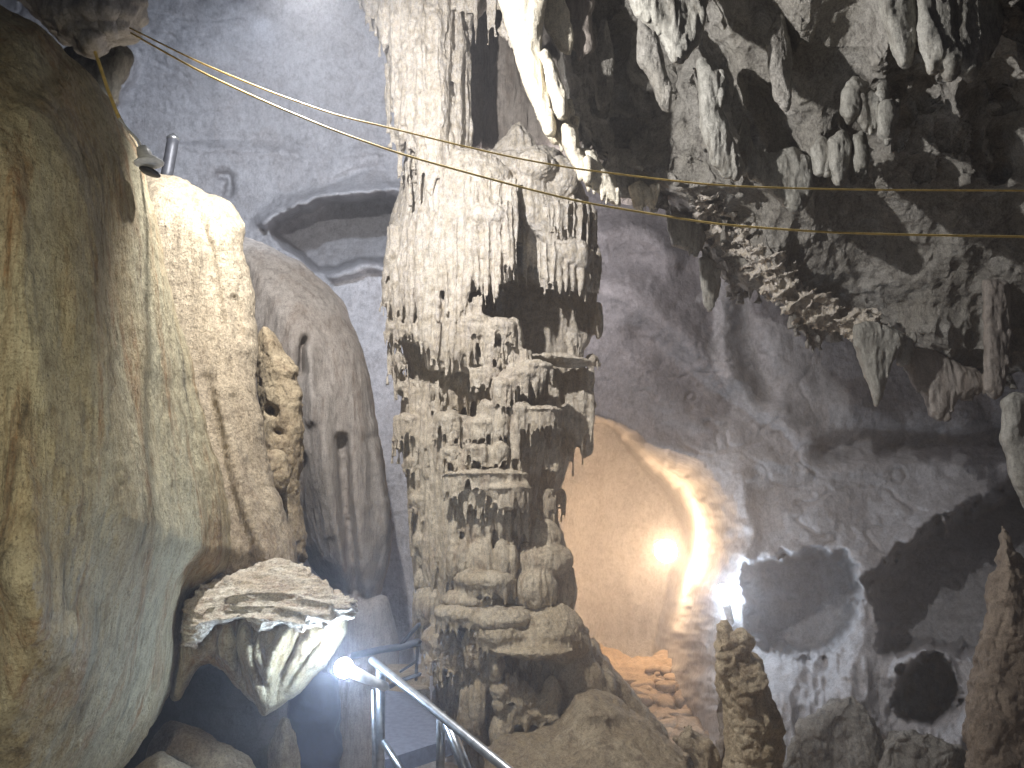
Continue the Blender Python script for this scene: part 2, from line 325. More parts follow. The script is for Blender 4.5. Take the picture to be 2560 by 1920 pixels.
def crack(f, wd, amp, seed, sx=1, sy=1):
    n_ = fbm(Pq*np.array([f*sx, f, f*sy])+seed, 4, gain=.55); g_ = np.clip(fbm(Pq*f*.6+seed+50, 2)*3+.2, 0, 1); return amp*np.exp(-(n_/wd)**2)*g_
D += crack(.55, .016, .05, 1, 1, 1.6)+crack(1.0, .02, .03, 20, .6, 1.8)
D += -.009*fbm(Pq*9, 4, True)+.010*fbm(Pq*14, 3)
D += np.clip((Q[:, 0]-760)/60, 0, 1)*np.clip((Q[:, 1]-530)/60, 0, 1)*(-.10*fbm(Pq*2.6, 5, True, .6))
D += low*(-.45*fbm(Pq*np.array([2.2, 2, 1.1]), 4, True))
D += chm*.05*fbm(Pq*np.array([3.5, 3, .8]), 3, True)
d_wl = float(D[np.argmin((Q[:, 0]-750)**2+(Q[:, 1]-592)**2)]); d_wc = float(D[np.argmin((Q[:, 0]-723)**2+(Q[:, 1]-592)**2)]); print('wall depth by the white lamp', d_wl, d_wc)
ny, nx = X.shape; idx = np.arange(ny*nx).reshape(ny, nx)
qd = np.stack([idx[:-1, :-1], idx[1:, :-1], idx[1:, 1:], idx[:-1, 1:]], -1).reshape(-1, 4)
tag(mk('back_wall', W(Q[:, 0], Q[:, 1], D), qd, M_wall), 'smooth pale grey cave wall with folds, hollows and an arched far chamber', 'cave wall', kind='structure')
# ------------------------------------------------------------------ floor
fx, fy = np.meshgrid(np.arange(-9, 13, .06), np.arange(-1.5, 19, .06)); fz = -1.35-.55*np.clip((fy-7)/5, 0, 1)-.4*np.clip(-(fx)/3-.2, 0, 1)+.35*np.clip((fx-2.5)/2, 0, 1)
fp = np.stack([fx.ravel(), fy.ravel(), 0*fx.ravel()], 1); fz = fz.ravel()+.22*fbm(fp*.8, 5)+.07*fbm(fp*3, 3, True)
ny, nx = fx.shape; idx = np.arange(ny*nx).reshape(ny, nx); qd = np.stack([idx[:-1, :-1], idx[:-1, 1:], idx[1:, 1:], idx[1:, :-1]], -1).reshape(-1, 4)
tag(mk('cave_floor', np.stack([fx.ravel(), fy.ravel(), fz], 1), qd, M_floor), 'brown earthy cave floor', 'floor', kind='structure')
print('sheets', round(time.time()-T0, 1), flush=True)

# ------------------------------------------------------------------ the great column
LE = np.array([(-80, 322), (0, 352), (32, 370), (69, 384), (100, 388), (130, 394), (157, 407), (185, 400), (222, 388), (250, 384), (278, 381), (319, 385), (352, 392), (380, 397), (407, 399), (435, 400), (463, 404), (509, 412), (545, 412), (579, 414), (616, 419), (671, 430), (722, 445), (768, 468), (830, 480)], float)
RE = np.array([(140, 560), (153, 567), (185, 580), (208, 596), (241, 598), (278, 604), (310, 602), (333, 601), (352, 589), (370, 590), (394, 589), (407, 596), (425, 592), (444, 583), (465, 574), (486, 567), (519, 563), (535, 570), (546, 573), (570, 577), (593, 579), (630, 577), (657, 590), (681, 602), (720, 610), (768, 615), (830, 620)], float)
def lx(py): return np.interp(py, LE[:, 0], LE[:, 1])
def rx(py): return np.interp(py, RE[:, 0], RE[:, 1])
YC = 8.8
def SD(px, py, out=0, ry=.92):
    l, r = lx(py), rx(py); q = np.clip((px-(l+r)/2)/((r-l)/2+1), -.985, .985); return YC-ry*np.sqrt(1-q*q)-out
def S(px, py, out=0): return W(px, py, SD(px, py, out))
px2m = 8/F
R_ = np.random.RandomState(11)
def ring_core(p, py0, py1, lf, rf, yc, ry0, step=8, seg=40, wob=.0):
    pys = np.arange(py0, py1+1, step); Vs = []
    th = np.arange(seg)/seg*2*math.pi
    for py in pys:
        l, r = lf(py), rf(py); cx = (l+r)/2; hw = (r-l)/2; ry = ry0(py) if callable(ry0) else ry0
        Vs.append(W(cx+hw*np.cos(th), np.full(seg, float(py)), yc+ry*np.sin(th)))
    n = len(pys); V = np.concatenate(Vs); i = np.arange(n-1)[:, None]*seg; k = np.arange(seg)[None]; k2 = (k+1) % seg
    Fc = np.stack([i+k, i+k2, i+seg+k2, i+seg+k], -1).reshape(-1, 4); Fc = np.concatenate([Fc[:, [0, 1, 2]], Fc[:, [0, 2, 3]]])
    m = len(V); V = np.concatenate([V, [Vs[0].mean(0), Vs[-1].mean(0)]]); kk = np.arange(seg); kk2 = (kk+1) % seg
    Fc = np.concatenate([Fc, np.stack([np.full(seg, m), kk2, kk], 1), np.stack([np.full(seg, m+1), (n-1)*seg+kk, (n-1)*seg+kk2], 1)])
    p.add(V, Fc)
def curtain(p, x0, x1, top, bot, r=4.5, out=(.0, .05), jit=10, surf=None, rs=R_, wander=1.5, taper=.35, skip=0.):
    """row of drips side by side; top/bot polylines [(x,y)]"""
    top = np.array(top, float); bot = np.array(bot, float); x = x0
    sf = surf or SD
    while x < x1:
        rr = r*rs.uniform(.55, 1.35)
        if rs.rand() > skip:
            yt = np.interp(x, top[:, 0], top[:, 1])+rs.uniform(-4, 4); yb = np.interp(x, bot[:, 0], bot[:, 1])+rs.uniform(-jit, jit*.6)
            if yb > yt+6:
                n = max(5, int((yb-yt)/9)); ys = np.linspace(yt, yb, n); xs = x+np.cumsum(rs.uniform(-1, 1, n))*wander*.35
                t = np.linspace(0, 1, n); oo = out[0]+(out[1]-out[0])*t+rs.uniform(-.03, .04)
                d = np.array([float(sf(a, b)) for a, b in zip(xs, ys)])-oo
                rad = rr*(1+.18*rs.randn(n).clip(-1, 1))*np.where(t < 1-taper, 1, 1-.72*(t-(1-taper))/taper)*px2m
                rad[0] *= .8
                p.tube(W(xs, ys, d), rad, 8, flat=1.4)
        x += rr*1.45
def cap(p, px, py, hw, h, out, rd=.22, fr=0, tilt=0, n=None, r=2.6, rs=R_):
    c = SD(px, py)-out+rd*.3; c = float(c)
    p.ell(W(px, py, c), (hw*px2m, rd, h*px2m), tilt=tilt)
    if fr:
        n = n or int(hw*2/3.2)
        for i in range(n):
            a = (i+.5+rs.uniform(-.3, .3))/n*math.pi-math.pi/2
            x = px+hw*.93*math.sin(a); y = py+h*.25-math.tan(tilt)*0+(-(x-px)*math.tan(-tilt)); d = c-rd*.82*math.cos(a); ln = fr*rs.uniform(.55, 1.1)
            m = 5; t = np.linspace(0, 1, m)
            p.tube(W(x+rs.uniform(-1, 1)*t, y+ln*t, d+.02*t), r*px2m*rs.uniform(.7, 1.3)*(1-.6*t**2), 7)
column = empty('limestone_column', W(500, 768, YC)); tag(column, 'giant fluted limestone column with tiered shelves and fringes, rising to the ceiling', 'cave column')
def pof(o, par=column):
    o.parent = par; o.matrix_parent_inverse = par.matrix_world.inverted() if False else o.matrix_parent_inverse
    o.location = tuple(-np.array(par.location)); return o
# shaft
p = Prims(); ring_core(p, -80, 190, lambda y: lx(y)+4, lambda y: np.interp(y, [-80, 0, 20, 35, 60, 150, 190], [540, 500, 476, 466, 464, 462, 470]), 8.6, .48)
def sh(px, py): l = lx(py); r = 468; q = np.clip((px-(l+r)/2)/((r-l)/2+1), -.98, .98); return 8.6-.55*np.sqrt(1-q*q)
for k in range(2):
    curtain(p, 330, 468, [(330, -80), (470, -80)], [(350, -12), (370, 26), (384, 62), (388, 110), (400, 175), (470, 190)], 6.5 if k else 4, (0.0, .03), 8, sh, wander=3, taper=.2)
curtain(p, 385, 468, [(380, 60), (470, 50)], [(385, 150), (400, 200), (470, 200)], 4, (0, .02), 20, sh, wander=3)
curtain(p, 440, 520, [(440, -80), (520, -80)], [(440, 40), (466, 24), (478, 44), (488, 46), (500, 36), (514, 36), (520, 20)], 5, (-.05, .05), 6, lambda a, b: 8.1)
p.ell(W(470, 172, 8.05), (.09, .1, .13)); 
for i in range(60):
    x = R_.uniform(395, 470); y = R_.uniform(60, 175); p.ell(W(x, y, sh(x, y)), (R_.uniform(.02, .06),)*2+(R_.uniform(.03, .09),), nu=10, nv=8)
L_col = [(.03, 2.2, 1, 1, .6, 3, False), (-.028, 5, 1, 1, .13, 3, True), (-.012, 14, 1, 1, .3, 3, True), (.013, 26, 1, 1, .8, 3, False)]
pof(rock('shaft', p, .016, M_col, L_col, 2))
# body
p = Prims(); ring_core(p, 150, 830, lambda y: lx(y)+9, lambda y: rx(y)-5, 9.05, lambda y: np.interp(y, [150, 270, 285, 345, 520, 560, 630, 650, 700, 740, 830], [.6, .6, .25, .3, .35, .7, .7, .3, .3, .7, .7]))
p.blob([(407, 150), (398, 188), (387, 225), (381, 280), (386, 318), (410, 322), (440, 312), (455, 298), (478, 292), (512, 282), (517, 200), (512, 168), (490, 152), (470, 146)], lambda a, b: SD(a, b, .02), .28, .5, 4)
p.blob([(514, 152), (535, 143), (560, 148), (574, 165), (590, 200), (597, 222), (597, 262), (600, 295), (584, 292), (570, 284), (552, 286), (545, 262), (538, 240), (520, 225), (512, 190)], lambda a, b: SD(a, b, -.05), .22, .5, 4)
p.blob([(510, 160), (545, 160), (552, 290), (512, 278)], 8.35, .15, .4, 4)
p.blob([(488, 160), (500, 140), (513, 124), (520, 122), (532, 134), (545, 160)], 8.55, .15, .3, 4)
# crown of the shoulder
curtain(p, 388, 515, [(388, 225), (440, 235), (480, 190), (515, 185)], [(384, 312), (400, 322), (440, 312), (456, 296), (480, 290), (515, 280)], 3.6, (-.02, .06), 12)
curtain(p, 392, 470, [(392, 250), (470, 262)], [(392, 325), (430, 330), (470, 312)], 3.2, (0, .08), 10)
curtain(p, 466, 515, [(466, 178), (515, 178)], [(466, 296), (484, 300), (500, 290), (515, 276)], 3.4, (.02, .1), 9)
curtain(p, 478, 518, [(478, 200), (518, 195)], [(478, 303), (500, 296), (518, 270)], 2.6, (.06, .16), 12)
curtain(p, 514, 552, [(514, 180), (552, 200)], [(514, 285), (552, 290)], 3.5, (0, 0), 10, lambda a, b: 8.28)
curtain(p, 548, 598, [(548, 200), (572, 196), (598, 208)], [(548, 232), (575, 240), (598, 250)], 3.2, (.0, .05), 6)
curtain(p, 540, 600, [(540, 240), (600, 248)], [(540, 286), (560, 292), (585, 300), (600, 296)], 4.5, (-.02, .02), 7)
cap(p, 572, 255, 22, 18, .02, .2); cap(p, 560, 178, 24, 24, -.02, .2); cap(p, 535, 168, 26, 18, -.05, .25); cap(p, 489, 218, 26, 16, .06, .2)
cap(p, 593, 216, 6, 12, .05, .08)
for (x, y, a, h) in ((392, 262, 9, 16), (388, 300, 8, 12), (395, 330, 10, 8), (399, 362, 9, 10), (403, 388, 9, 8), (408, 430, 10, 10), (411, 462, 9, 9), (417, 500, 10, 12), (420, 540, 9, 14), (423, 580, 10, 12), (425, 615, 12, 12)): cap(p, x, y, a, h, .0, .2, 16)
# left face below the shoulder
p.blob([(386, 318), (430, 312), (462, 312), (476, 330), (486, 365), (470, 372), (440, 374), (424, 368), (420, 346), (404, 340), (394, 352)], lambda a, b: SD(a, b, .0), .18, .4, 4)
curtain(p, 422, 482, [(422, 300), (482, 300)], [(422, 350), (432, 372), (455, 378), (470, 372), (482, 345)], 3.4, (.02, .06), 8)
curtain(p, 388, 426, [(386, 322), (426, 320)], [(386, 345), (400, 342), (426, 350)], 3, (.03, .06), 8)
curtain(p, 388, 404, [(388, 335), (404, 345)], [(388, 385), (404, 410)], 3.4, (-.03, .0), 12)
curtain(p, 406, 440, [(400, 378), (440, 380)], [(400, 470), (440, 480)], 4, (-.08, .0), 12)
curtain(p, 410, 448, [(402, 430), (448, 430)], [(405, 560), (448, 575)], 4.2, (-.05, .02), 16)
curtain(p, 420, 456, [(408, 500), (456, 500)], [(412, 600), (456, 620)], 4.8, (-.03, .03), 16)
cap(p, 478, 322, 16, 9, .05, .16, 18); cap(p, 500, 328, 18, 12, .1, .18, 24); cap(p, 492, 352, 12, 10, .08, .12, 22); cap(p, 486, 372, 18, 7, .08, .12, 20)
p.blob([(398, 400), (440, 408), (478, 418), (500, 412), (540, 420), (545, 440), (540, 480), (534, 520), (540, 560), (560, 600), (540, 630), (420, 630), (412, 560), (410, 520), (402, 460)], lambda a, b: SD(a, b, -.06), .25, .6, 4)
p.blob([(398, 372), (418, 380), (440, 384), (436, 410), (400, 412)], lambda a, b: SD(a, b, -.1), .15, .5, 4)
cap(p, 590, 405, 8, 10, -.25, .15); cap(p, 598, 320, 7, 22, -.3, .15); cap(p, 585, 440, 10, 20, -.3, .15)
curtain(p, 548, 592, [(548, 370), (592, 365)], [(548, 500), (592, 450)], 6, (-.62, -.6), 18, lambda a, b: 7.95)
curtain(p, 440, 510, [(440, 370), (510, 370)], [(440, 420), (510, 420)], 6, (-.55, -.5), 8, lambda a, b: 7.95)
L_b = [(.03, 2.5, 1, 1, .7, 3, False), (-.022, 8, 1, 1, .12, 2, True), (-.010, 18, 1, 1, .3, 3, True), (.009, 32, 1, 1, 1, 3, False)]
pof(rock('body', p, .012, M_col, L_b, 2))
# pedestal and long shelf under the dark mouth
p = Prims()
cap(p, 513, 345, 13, 30, .0, .16); curtain(p, 502, 532, [(502, 340), (532, 352)], [(502, 372), (532, 376)], 3, (.05, .1), 5)
cap(p, 572, 337, 9, 7, -.1, .1, 10); p.tube(W([570, 571], [338, 356], [8.25, 8.25]), [.035, .04]); p.tube(W([577, 577], [340, 356], [8.3, 8.3]), [.02, .04])
cap(p, 560, 360, 38, 7, .0, .25, 0, tilt=.1); cap(p, 592, 361, 9, 8, .12, .12, 8); cap(p, 520, 376, 24, 11, .12, .24, 22); cap(p, 504, 386, 14, 11, .14, .2, 26); cap(p, 533, 368, 22, 8, .14, .22, 18)
pof(rock('shelf', p, .012, M_col, L_b, 2))
# tiers of caps with fringes
tiers = [
 [(412, 420, 20, 9, .02, .2, 42), (400, 440, 10, 14, .0, .15, 20)],
 [(448, 420, 16, 11, .06, .2, 34), (466, 460, 11, 12, .08, .15, 26)],
 [(489, 408, 13, 9, .08, .18, 20), (480, 424, 17, 9, .14, .2, 26), (503, 420, 9, 18, .1, .15, 22)],
 [(520, 410, 13, 10, .1, .2, 34), (540, 411, 24, 5, .12, .26, 22), (516, 424, 8, 16, .1, .15, 50)],
 [(478, 449, 16, 8, .14, .2, 18), (500, 450, 11, 10, .12, .18, 24), (452, 452, 12, 10, .1, .16, 26)],
 [(484, 474, 44, 6, .16, .3, 26), (506, 488, 26, 8, .22, .26, 26), (470, 490, 20, 8, .1, .2, 30)],
 [(548, 493, 9, 8, -.1, .14, 34), (561, 492, 5, 5, -.12, .1, 30)],
 [(486, 579, 33, 13, .1, .3, 22), (470, 600, 30, 12, .12, .25, 14)],
 [(540, 560, 34, 20, .04, .3, 0), (535, 585, 24, 26, .06, .3, 18), (560, 590, 18, 30, -.06, .28, 0), (545, 535, 18, 18, .0, .2, 0)],
 [(468, 612, 34, 12, .16, .3, 22), (500, 618, 32, 14, .2, .3, 10), (545, 625, 40, 22, .12, .34, 14), (430, 605, 18, 24, .02, .25, 26)],
 [(442, 640, 22, 18, .1, .26, 34), (424, 632, 10, 22, .05, .2, 20)],
]
p_all = []
for ti, T_ in enumerate(tiers):
    p = Prims()
    for c in T_: cap(p, *c)
    if ti == 5:
        curtain(p, 456, 530, [(456, 496), (530, 500)], [(456, 520), (530, 512)], 4, (.05, .02), 5)
    pof(rock('shelf', p, .013, M_col, L_b, 2, seed=ti))
# columnettes between the tiers
p = Prims()
for x in (444, 451, 459, 467, 474, 482, 491, 500, 509, 519, 528):
    r = R_.uniform(2.6, 4.6); y0 = 503+R_.uniform(-5, 8); y1 = 546+R_.uniform(-5, 8); n = 7; t = np.linspace(0, 1, n)
    p.tube(W(x+R_.uniform(-2, 2)*t, y0+(y1-y0)*t, SD(x, 520)-.02+0*t), r*px2m*(.65+.6*np.sin(t*3.1+.2)), 9)
for x, hw in ((452, 6), (464, 7), (476, 8), (487, 6), (502, 9), (513, 5)):
    p.ell(W(x, 560+R_.uniform(-3, 3), SD(x, 560)-.06), (hw*px2m, .1, .2))
for x in (545, 551, 556): p.tube(W([x]*4, [448, 456, 466, 472], [8.1]*4), [.02, .035, .035, .02])
curtain(p, 440, 558, [(440, 500), (558, 505)], [(440, 600), (558, 600)], 5, (-.14, -.1), 14)
pof(rock('columnette_row', p, .012, M_col, L_b, 2))
# base: brow shelf with teeth, drips and knobs
p = Prims()
cap(p, 535, 634, 48, 24, .12, .4); cap(p, 530, 648, 44, 8, .3, .34); cap(p, 560, 640, 32, 22, .15, .3); cap(p, 500, 632, 28, 16, .2, .3, 22); cap(p, 452, 655, 18, 16, .08, .22, 30); curtain(p, 440, 500, [(440, 650), (500, 650)], [(446, 730), (470, 700), (500, 680)], 4, (-.05, .02), 16)
curtain(p, 500, 568, [(500, 645), (568, 645)], [(500, 668), (520, 680), (545, 672), (568, 680)], 4, (-.45, -.45), 7)
for (x, y, a, b_) in ((496, 664, 8, 20), (500, 690, 10, 10), (530, 700, 9, 12), (552, 696, 12, 20), (545, 704, 10, 12), (522, 700, 9, 18), (548, 715, 14, 10), (534, 712, 12, 8)):
    p.ell(W(x, y, SD(x, y)-.08), (a*px2m, .14, b_*px2m))
p.blob([(448, 640), (470, 636), (500, 650), (506, 680), (500, 740), (486, 790), (470, 790), (452, 740), (434, 690), (430, 656)], lambda a, b: SD(a, b, -.28), .15, .4, 4)
for (x, y0, y1, r, o) in ((438, 650, 700, 5, 0), (446, 665, 735, 5, .02), (456, 640, 668, 7, .1), (452, 675, 690, 6, .05), (470, 628, 668, 8, .12), (480, 640, 672, 6, .1), (466, 690, 745, 9, .1), (478, 672, 735, 9, .08), (484, 700, 770, 6, 0), (500, 696, 715, 8, .1), (500, 716, 752, 11, .1), (497, 640, 690, 4, .1),
                          (512, 704, 735, 6, .06), (525, 708, 735, 7, .1), (541, 712, 735, 6, .08), (462, 720, 770, 5, .02), (436, 690, 720, 5, 0), (516, 672, 700, 4, .12), (508, 672, 705, 3, .15), (474, 745, 790, 6, 0), (554, 715, 730, 6, .1)):
    n = 7; t = np.linspace(0, 1, n); p.tube(W(x+R_.uniform(-2, 2)*t, y0+(y1-y0)*t, float(SD(x, (y0+y1)/2))-o+0*t), r*px2m*(.6+.55*np.sin(t*3.0+.15)), 10, flat=1.3)
pof(rock('toothed_foot', p, .012, M_tan, [(.035, 3, 1, 1, .7, 3, False), (-.03, 7, 1, 1, .22, 3, True), (-.014, 16, 1, 1, .5, 3, True), (.006, 26, 1, 1, 1, 3, False)], 2))
# buttress bulges on the right of the foot
p = Prims()
for (x, y, a, b_, d) in ((572, 650, 22, 22, 8.2), (592, 655, 12, 20, 8.5), (580, 685, 26, 34, 8.15), (604, 690, 16, 22, 8.3), (600, 670, 14, 18, 8.5)): p.ell(W(x, y, d), (a*px2m, .25, b_*px2m))
p.blob([(560, 640), (600, 652), (625, 680), (645, 705), (660, 722), (668, 735), (690, 790), (540, 790), (560, 700)], 8.45, .35, .8, 5)
pof(rock('buttress', p, .02, M_base, [(.05, 2.5, 1, 1, 1, 3, False), (-.03, 6, 1, 1, .4, 4, True), (.008, 26, 1, 1, 1, 3, False)], 2, seed=3))
# boulder in front of the foot
p = Prims(); p.blob([(478, 800), (488, 756), (498, 742), (530, 733), (552, 724), (562, 708), (572, 692), (590, 686), (606, 690), (622, 698), (640, 712), (655, 722), (668, 740), (692, 752), (702, 775), (712, 810)], lambda a, b: 7.3-.5*np.clip((b-700)/80, 0, 1), .55, 1.0, 4,
   folds=[([(585, 725), (610, 728), (630, 722)], 8, .14), ([(500, 752), (540, 745), (580, 740)], 6, .1)], edge=2)
o = rock('boulder', p, .02, M_base, [(.09, 1.6, 1, 1, 1, 4, False), (-.03, 5, 1, 1, .8, 4, True), (.012, 16, 1, 1, 1, 3, True), (.007, 26, 1, 1, 1, 3, False)], 2, seed=4); tag(o, 'large brown mud coated boulder in front of the foot of the fluted column', 'boulder')

# ------------------------------------------------------------------ left flowstones
p = Prims()
dl = lambda a, b: 3.05+1.25*np.clip(a/190, 0, 1.3)**1.6+.25*np.clip((b-560)/200, 0, 1)
fl = [([(60, 40), (75, 90), (105, 180), (118, 300), (150, 420), (200, 590)], 16, .09), ([(40, 110), (85, 190), (100, 300), (130, 450), (150, 600)], 22, -.08), ([(0, 300), (30, 380), (50, 480), (75, 600)], 16, .04),
      ([(70, 250), (95, 380), (125, 520), (140, 620), (120, 720)], 14, -.04), ([(160, 380), (190, 500), (225, 560)], 9, .05), ([(150, 330), (175, 430), (205, 530)], 9, -.05), ([(-20, 560), (30, 590), (60, 640)], 30, -.08), ([(110, 60), (135, 160), (160, 260)], 7, .04)]
p.blob([(-120, -120), (-40, -20), (5, 8), (40, 25), (68, 55), (95, 78), (120, 112), (143, 150), (152, 190), (163, 230), (172, 280), (183, 330), (195, 385), (205, 430), (218, 470), (230, 515), (235, 548), (228, 568), (205, 582), (190, 592), (184, 612), (180, 650), (172, 690), (150, 730), (115, 772), (70, 820), (-120, 900)], dl, .9, 1.6, 3, folds=fl, edge=1.2)
L_fl = [(.05, 1.8, 1, 1, .25, 3, False), (-.016, 6, 1, 1, .16, 4, True), (-.006, 22, 1, 1, .4, 3, True), (.005, 45, 1, 1, .8, 3, False)]
o = rock('flowstone_bank', p, .014, M_flow, L_fl, 3, seed=2); tag(o, 'huge greenish brown flowstone bank filling the left side of the view', 'flowstone')
p = Prims()
p.blob([(100, 190), (140, 178), (150, 172), (172, 174), (195, 186), (225, 202), (240, 214), (243, 232), (242, 250), (250, 270), (252, 300), (256, 345), (258, 400), (262, 440), (270, 480), (284, 520), (296, 545), (300, 580), (240, 600), (180, 600), (120, 400)], lambda a, b: 5.9-.5*np.clip((b-300)/250, 0, 1), .38, .7, 3,
       folds=[([(185, 190), (200, 215), (212, 260), (220, 320)], 4, .05), ([(235, 300), (240, 335)], 4, .08), ([(225, 240), (240, 260)], 8, -.05), ([(232, 400), (256, 480), (285, 540), (300, 590)], 6, .05), ([(205, 380), (228, 480), (262, 590)], 7, .05), ([(218, 390), (244, 500), (280, 590)], 7, -.04)], edge=2)
o = rock('flowstone_curtain', p, .014, M_lit, [(.05, 2.5, 1, 1, .5, 3, False), (-.012, 7, 1, 1, .3, 3, True), (.007, 34, 1, 1, 1, 3, False)], 2, seed=8); tag(o, 'brightly lit cream flowstone with rounded top, behind the greenish bank', 'flowstone')
p = Prims()
p.blob([(258, 340), (264, 326), (275, 336), (290, 356), (297, 368), (293, 380), (303, 395), (302, 425), (300, 500), (305, 560), (280, 560), (262, 470)], 6.6, .2, .5, 3, folds=[([(270, 410), (272, 412)], 4, .3), ([(278, 432), (279, 434)], 3, .2)], edge=2)
p.ell(W(275, 470, 6.4), (.1, .12, .15)); p.ell(W(280, 480, 6.35), (.06, .08, .1)); p.ell(W(270, 462, 6.4), (.08, .1, .08))
o = rock('rock_pillar', p, .012, M_base, [(.03, 4, 1, 1, .6, 3, False), (.02, 12, 1, 1, .6, 3, True), (.006, 35, 1, 1, 1, 2, False)], 2, seed=9); tag(o, 'narrow pitted rock pillar wedged between the lit cream flowstone and smooth grey one', 'rock')
p = Prims()
p.blob([(225, 225), (246, 236), (270, 246), (300, 262), (325, 282), (345, 305), (358, 335), (368, 375), (376, 415), (385, 455), (391, 500), (393, 530), (388, 560), (380, 590), (372, 604), (350, 604), (330, 590), (310, 565), (290, 520), (240, 500)], lambda a, b: 8.2+.3*np.clip((350-b)/100, 0, 1), .75, 1.0, 3,
       folds=[([(304, 340), (301, 350), (301, 372)], 4, .3), ([(309, 350), (311, 372), (310, 420)], 7, -.12), ([(342, 440), (345, 500), (352, 560), (356, 590)], 5, .28), ([(300, 460), (298, 520), (306, 560)], 5, .25), ([(370, 440), (376, 500), (380, 560)], 6, .12), ([(322, 400), (325, 500), (330, 560)], 12, -.12), ([(330, 545), (332, 560)], 6, .05)], edge=1)
p.blob([(318, 596), (345, 592), (385, 598), (395, 640), (398, 790), (325, 790), (330, 650)], 8.5, .3, .7, 4)
o = rock('smooth_flowstone', p, .02, M_smooth, [(.06, 1.4, 1, 1, .4, 3, False), (.014, 7, 1, 1, .2, 3, True), (.004, 26, 1, 1, .7, 3, False)], 3, seed=5); tag(o, 'tall smooth grey brown flowstone hump with a slit hollow, left of the column', 'flowstone')
# ledge
ledge = empty('rock_ledge', W(260, 620, 5.2)); tag(ledge, 'jutting grained rock ledge with ribbed underside beside the white bulb on the railing', 'rock ledge')
p = Prims()
p.blob([(178, 650), (183, 600), (200, 584), (228, 572), (258, 560), (288, 556), (308, 566), (333, 582), (350, 596), (357, 608), (348, 624), (330, 634), (318, 630), (300, 638), (280, 628), (260, 632), (240, 624), (215, 628), (196, 648)], lambda a, b: 4.78+.32*np.clip((622-b)/50, 0, 1.2), .14, .5, 2.5, edge=2.5,
       folds=[([(230, 600), (280, 598), (340, 612)], 3, .05), ([(210, 612), (270, 610), (320, 625)], 3, .05)])
p.ell(W(345, 606, 4.9), (.1, .12, .09))
pof(rock('slab', p, .011, M_ledge, [(-.04, 3, .7, 1, 2.4, 4, True), (-.03, 9, .5, 1, 3, 4, True), (.012, 34, .6, 1, 2, 3, False)], 1, seed=1), ledge)
p = Prims()
rib = [([(222, 626), (216, 655), (232, 680)], 3, .12), ([(244, 628), (250, 660), (262, 700)], 3, -.14), ([(262, 626), (256, 650), (265, 672)], 3, -.12), ([(285, 632), (272, 655), (268, 680)], 3, -.12), ([(300, 636), (285, 665), (275, 695)], 3, .1), ([(320, 640), (295, 672), (275, 702)], 4, .08), ([(236, 628), (236, 650), (246, 685)], 4, .14), ([(255, 628), (250, 640)], 4, .12), ([(200, 640), (212, 660)], 4, .06)]
p.blob([(180, 640), (192, 618), (240, 616), (300, 618), (346, 612), (344, 632), (326, 662), (300, 690), (280, 704), (264, 713), (258, 700), (248, 692), (236, 680), (226, 668), (212, 660), (198, 664), (188, 680), (176, 700), (172, 680)], 5.05, .2, .5, 2.5, folds=rib, edge=1)
pof(rock('ribbed_underside', p, .011, M_flow, [(.03, 4, 1, 1, .8, 3, True), (.008, 14, 1, 1, .5, 3, True)], 2, seed=6), ledge)
# rocks below the ledge; the first black mass is added as shade
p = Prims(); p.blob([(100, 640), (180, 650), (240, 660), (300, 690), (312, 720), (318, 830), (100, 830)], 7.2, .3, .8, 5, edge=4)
tag(rock('rock', p, .03, M_gap_shade, [(.12, 2, 1, 1, 1, 4, True), (.03, 8, 1, 1, 1, 3, True)], 2, seed=19), 'rock mass added deep in the gap beneath the ribbed ledge, blackened as shade', 'rock')
for i, (poly, d, lab) in enumerate([
    ([(140, 800), (150, 745), (170, 722), (205, 735), (250, 760), (270, 800)], 5.6, 'low dark rock in the black gap under the ribbed ledge'),
    ([(268, 800), (272, 735), (280, 712), (292, 716), (298, 745), (300, 800)], 6.2, 'upright purple grey rock stub left of the dark navy pillar'),
    ([(150, 800), (130, 770), (160, 750), (200, 770), (220, 800)], 4.9, 'brown rock at the foot of the greenish bank')]):
    p = Prims(); p.blob(poly, d, .2, .5, 4, edge=2); tag(rock('rock', p, .02, M_base, [(.05, 3, 1, 1, 1, 4, False), (.012, 12, 1, 1, 1, 3, True)], 2, seed=20+i), lab, 'rock')
# ceiling chunk top left
p = Prims(); p.blob([(-60, -120), (-10, -30), (20, -5), (45, 18), (64, 40), (74, 44), (80, 52), (92, 56), (100, 50), (106, 42), (122, 38), (131, 36), (133, 24), (138, 16), (139, 0), (150, -60), (150, -140)], 4.7, .35, .9, 3, edge=2,
   folds=[([(60, 30), (80, 20), (110, 18)], 8, .1), ([(108, -20), (108, 20), (112, 40)], 3, -.1), ([(30, 0), (60, -5), (90, -10)], 10, .12), ([(70, 40), (85, 30), (100, 30)], 4, .08)])
o = rock('ceiling_rock', p, .014, M_wall, [(.07, 3, 1, 1, .7, 4, True), (.02, 10, 1, 1, .8, 3, True), (.006, 30, 1, 1, 1, 2, False)], 2, seed=12); tag(o, 'dark chunk of ceiling rock at top left where the wires are tied', 'rock')
p = Prims(); p.blob([(62, 60), (75, 46), (95, 50), (118, 44), (130, 56), (120, 80), (112, 105), (112, 130), (100, 120), (80, 100)], 7.2, .2, .4, 4, edge=3)
tag(rock('wall_knob', p, .02, M_pale, [(.05, 4, 1, 1, 1, 3, True), (.01, 16, 1, 1, 1, 3, False)], 2, seed=13), 'pale crumbly rock below the dark ceiling chunk at top left', 'rock')

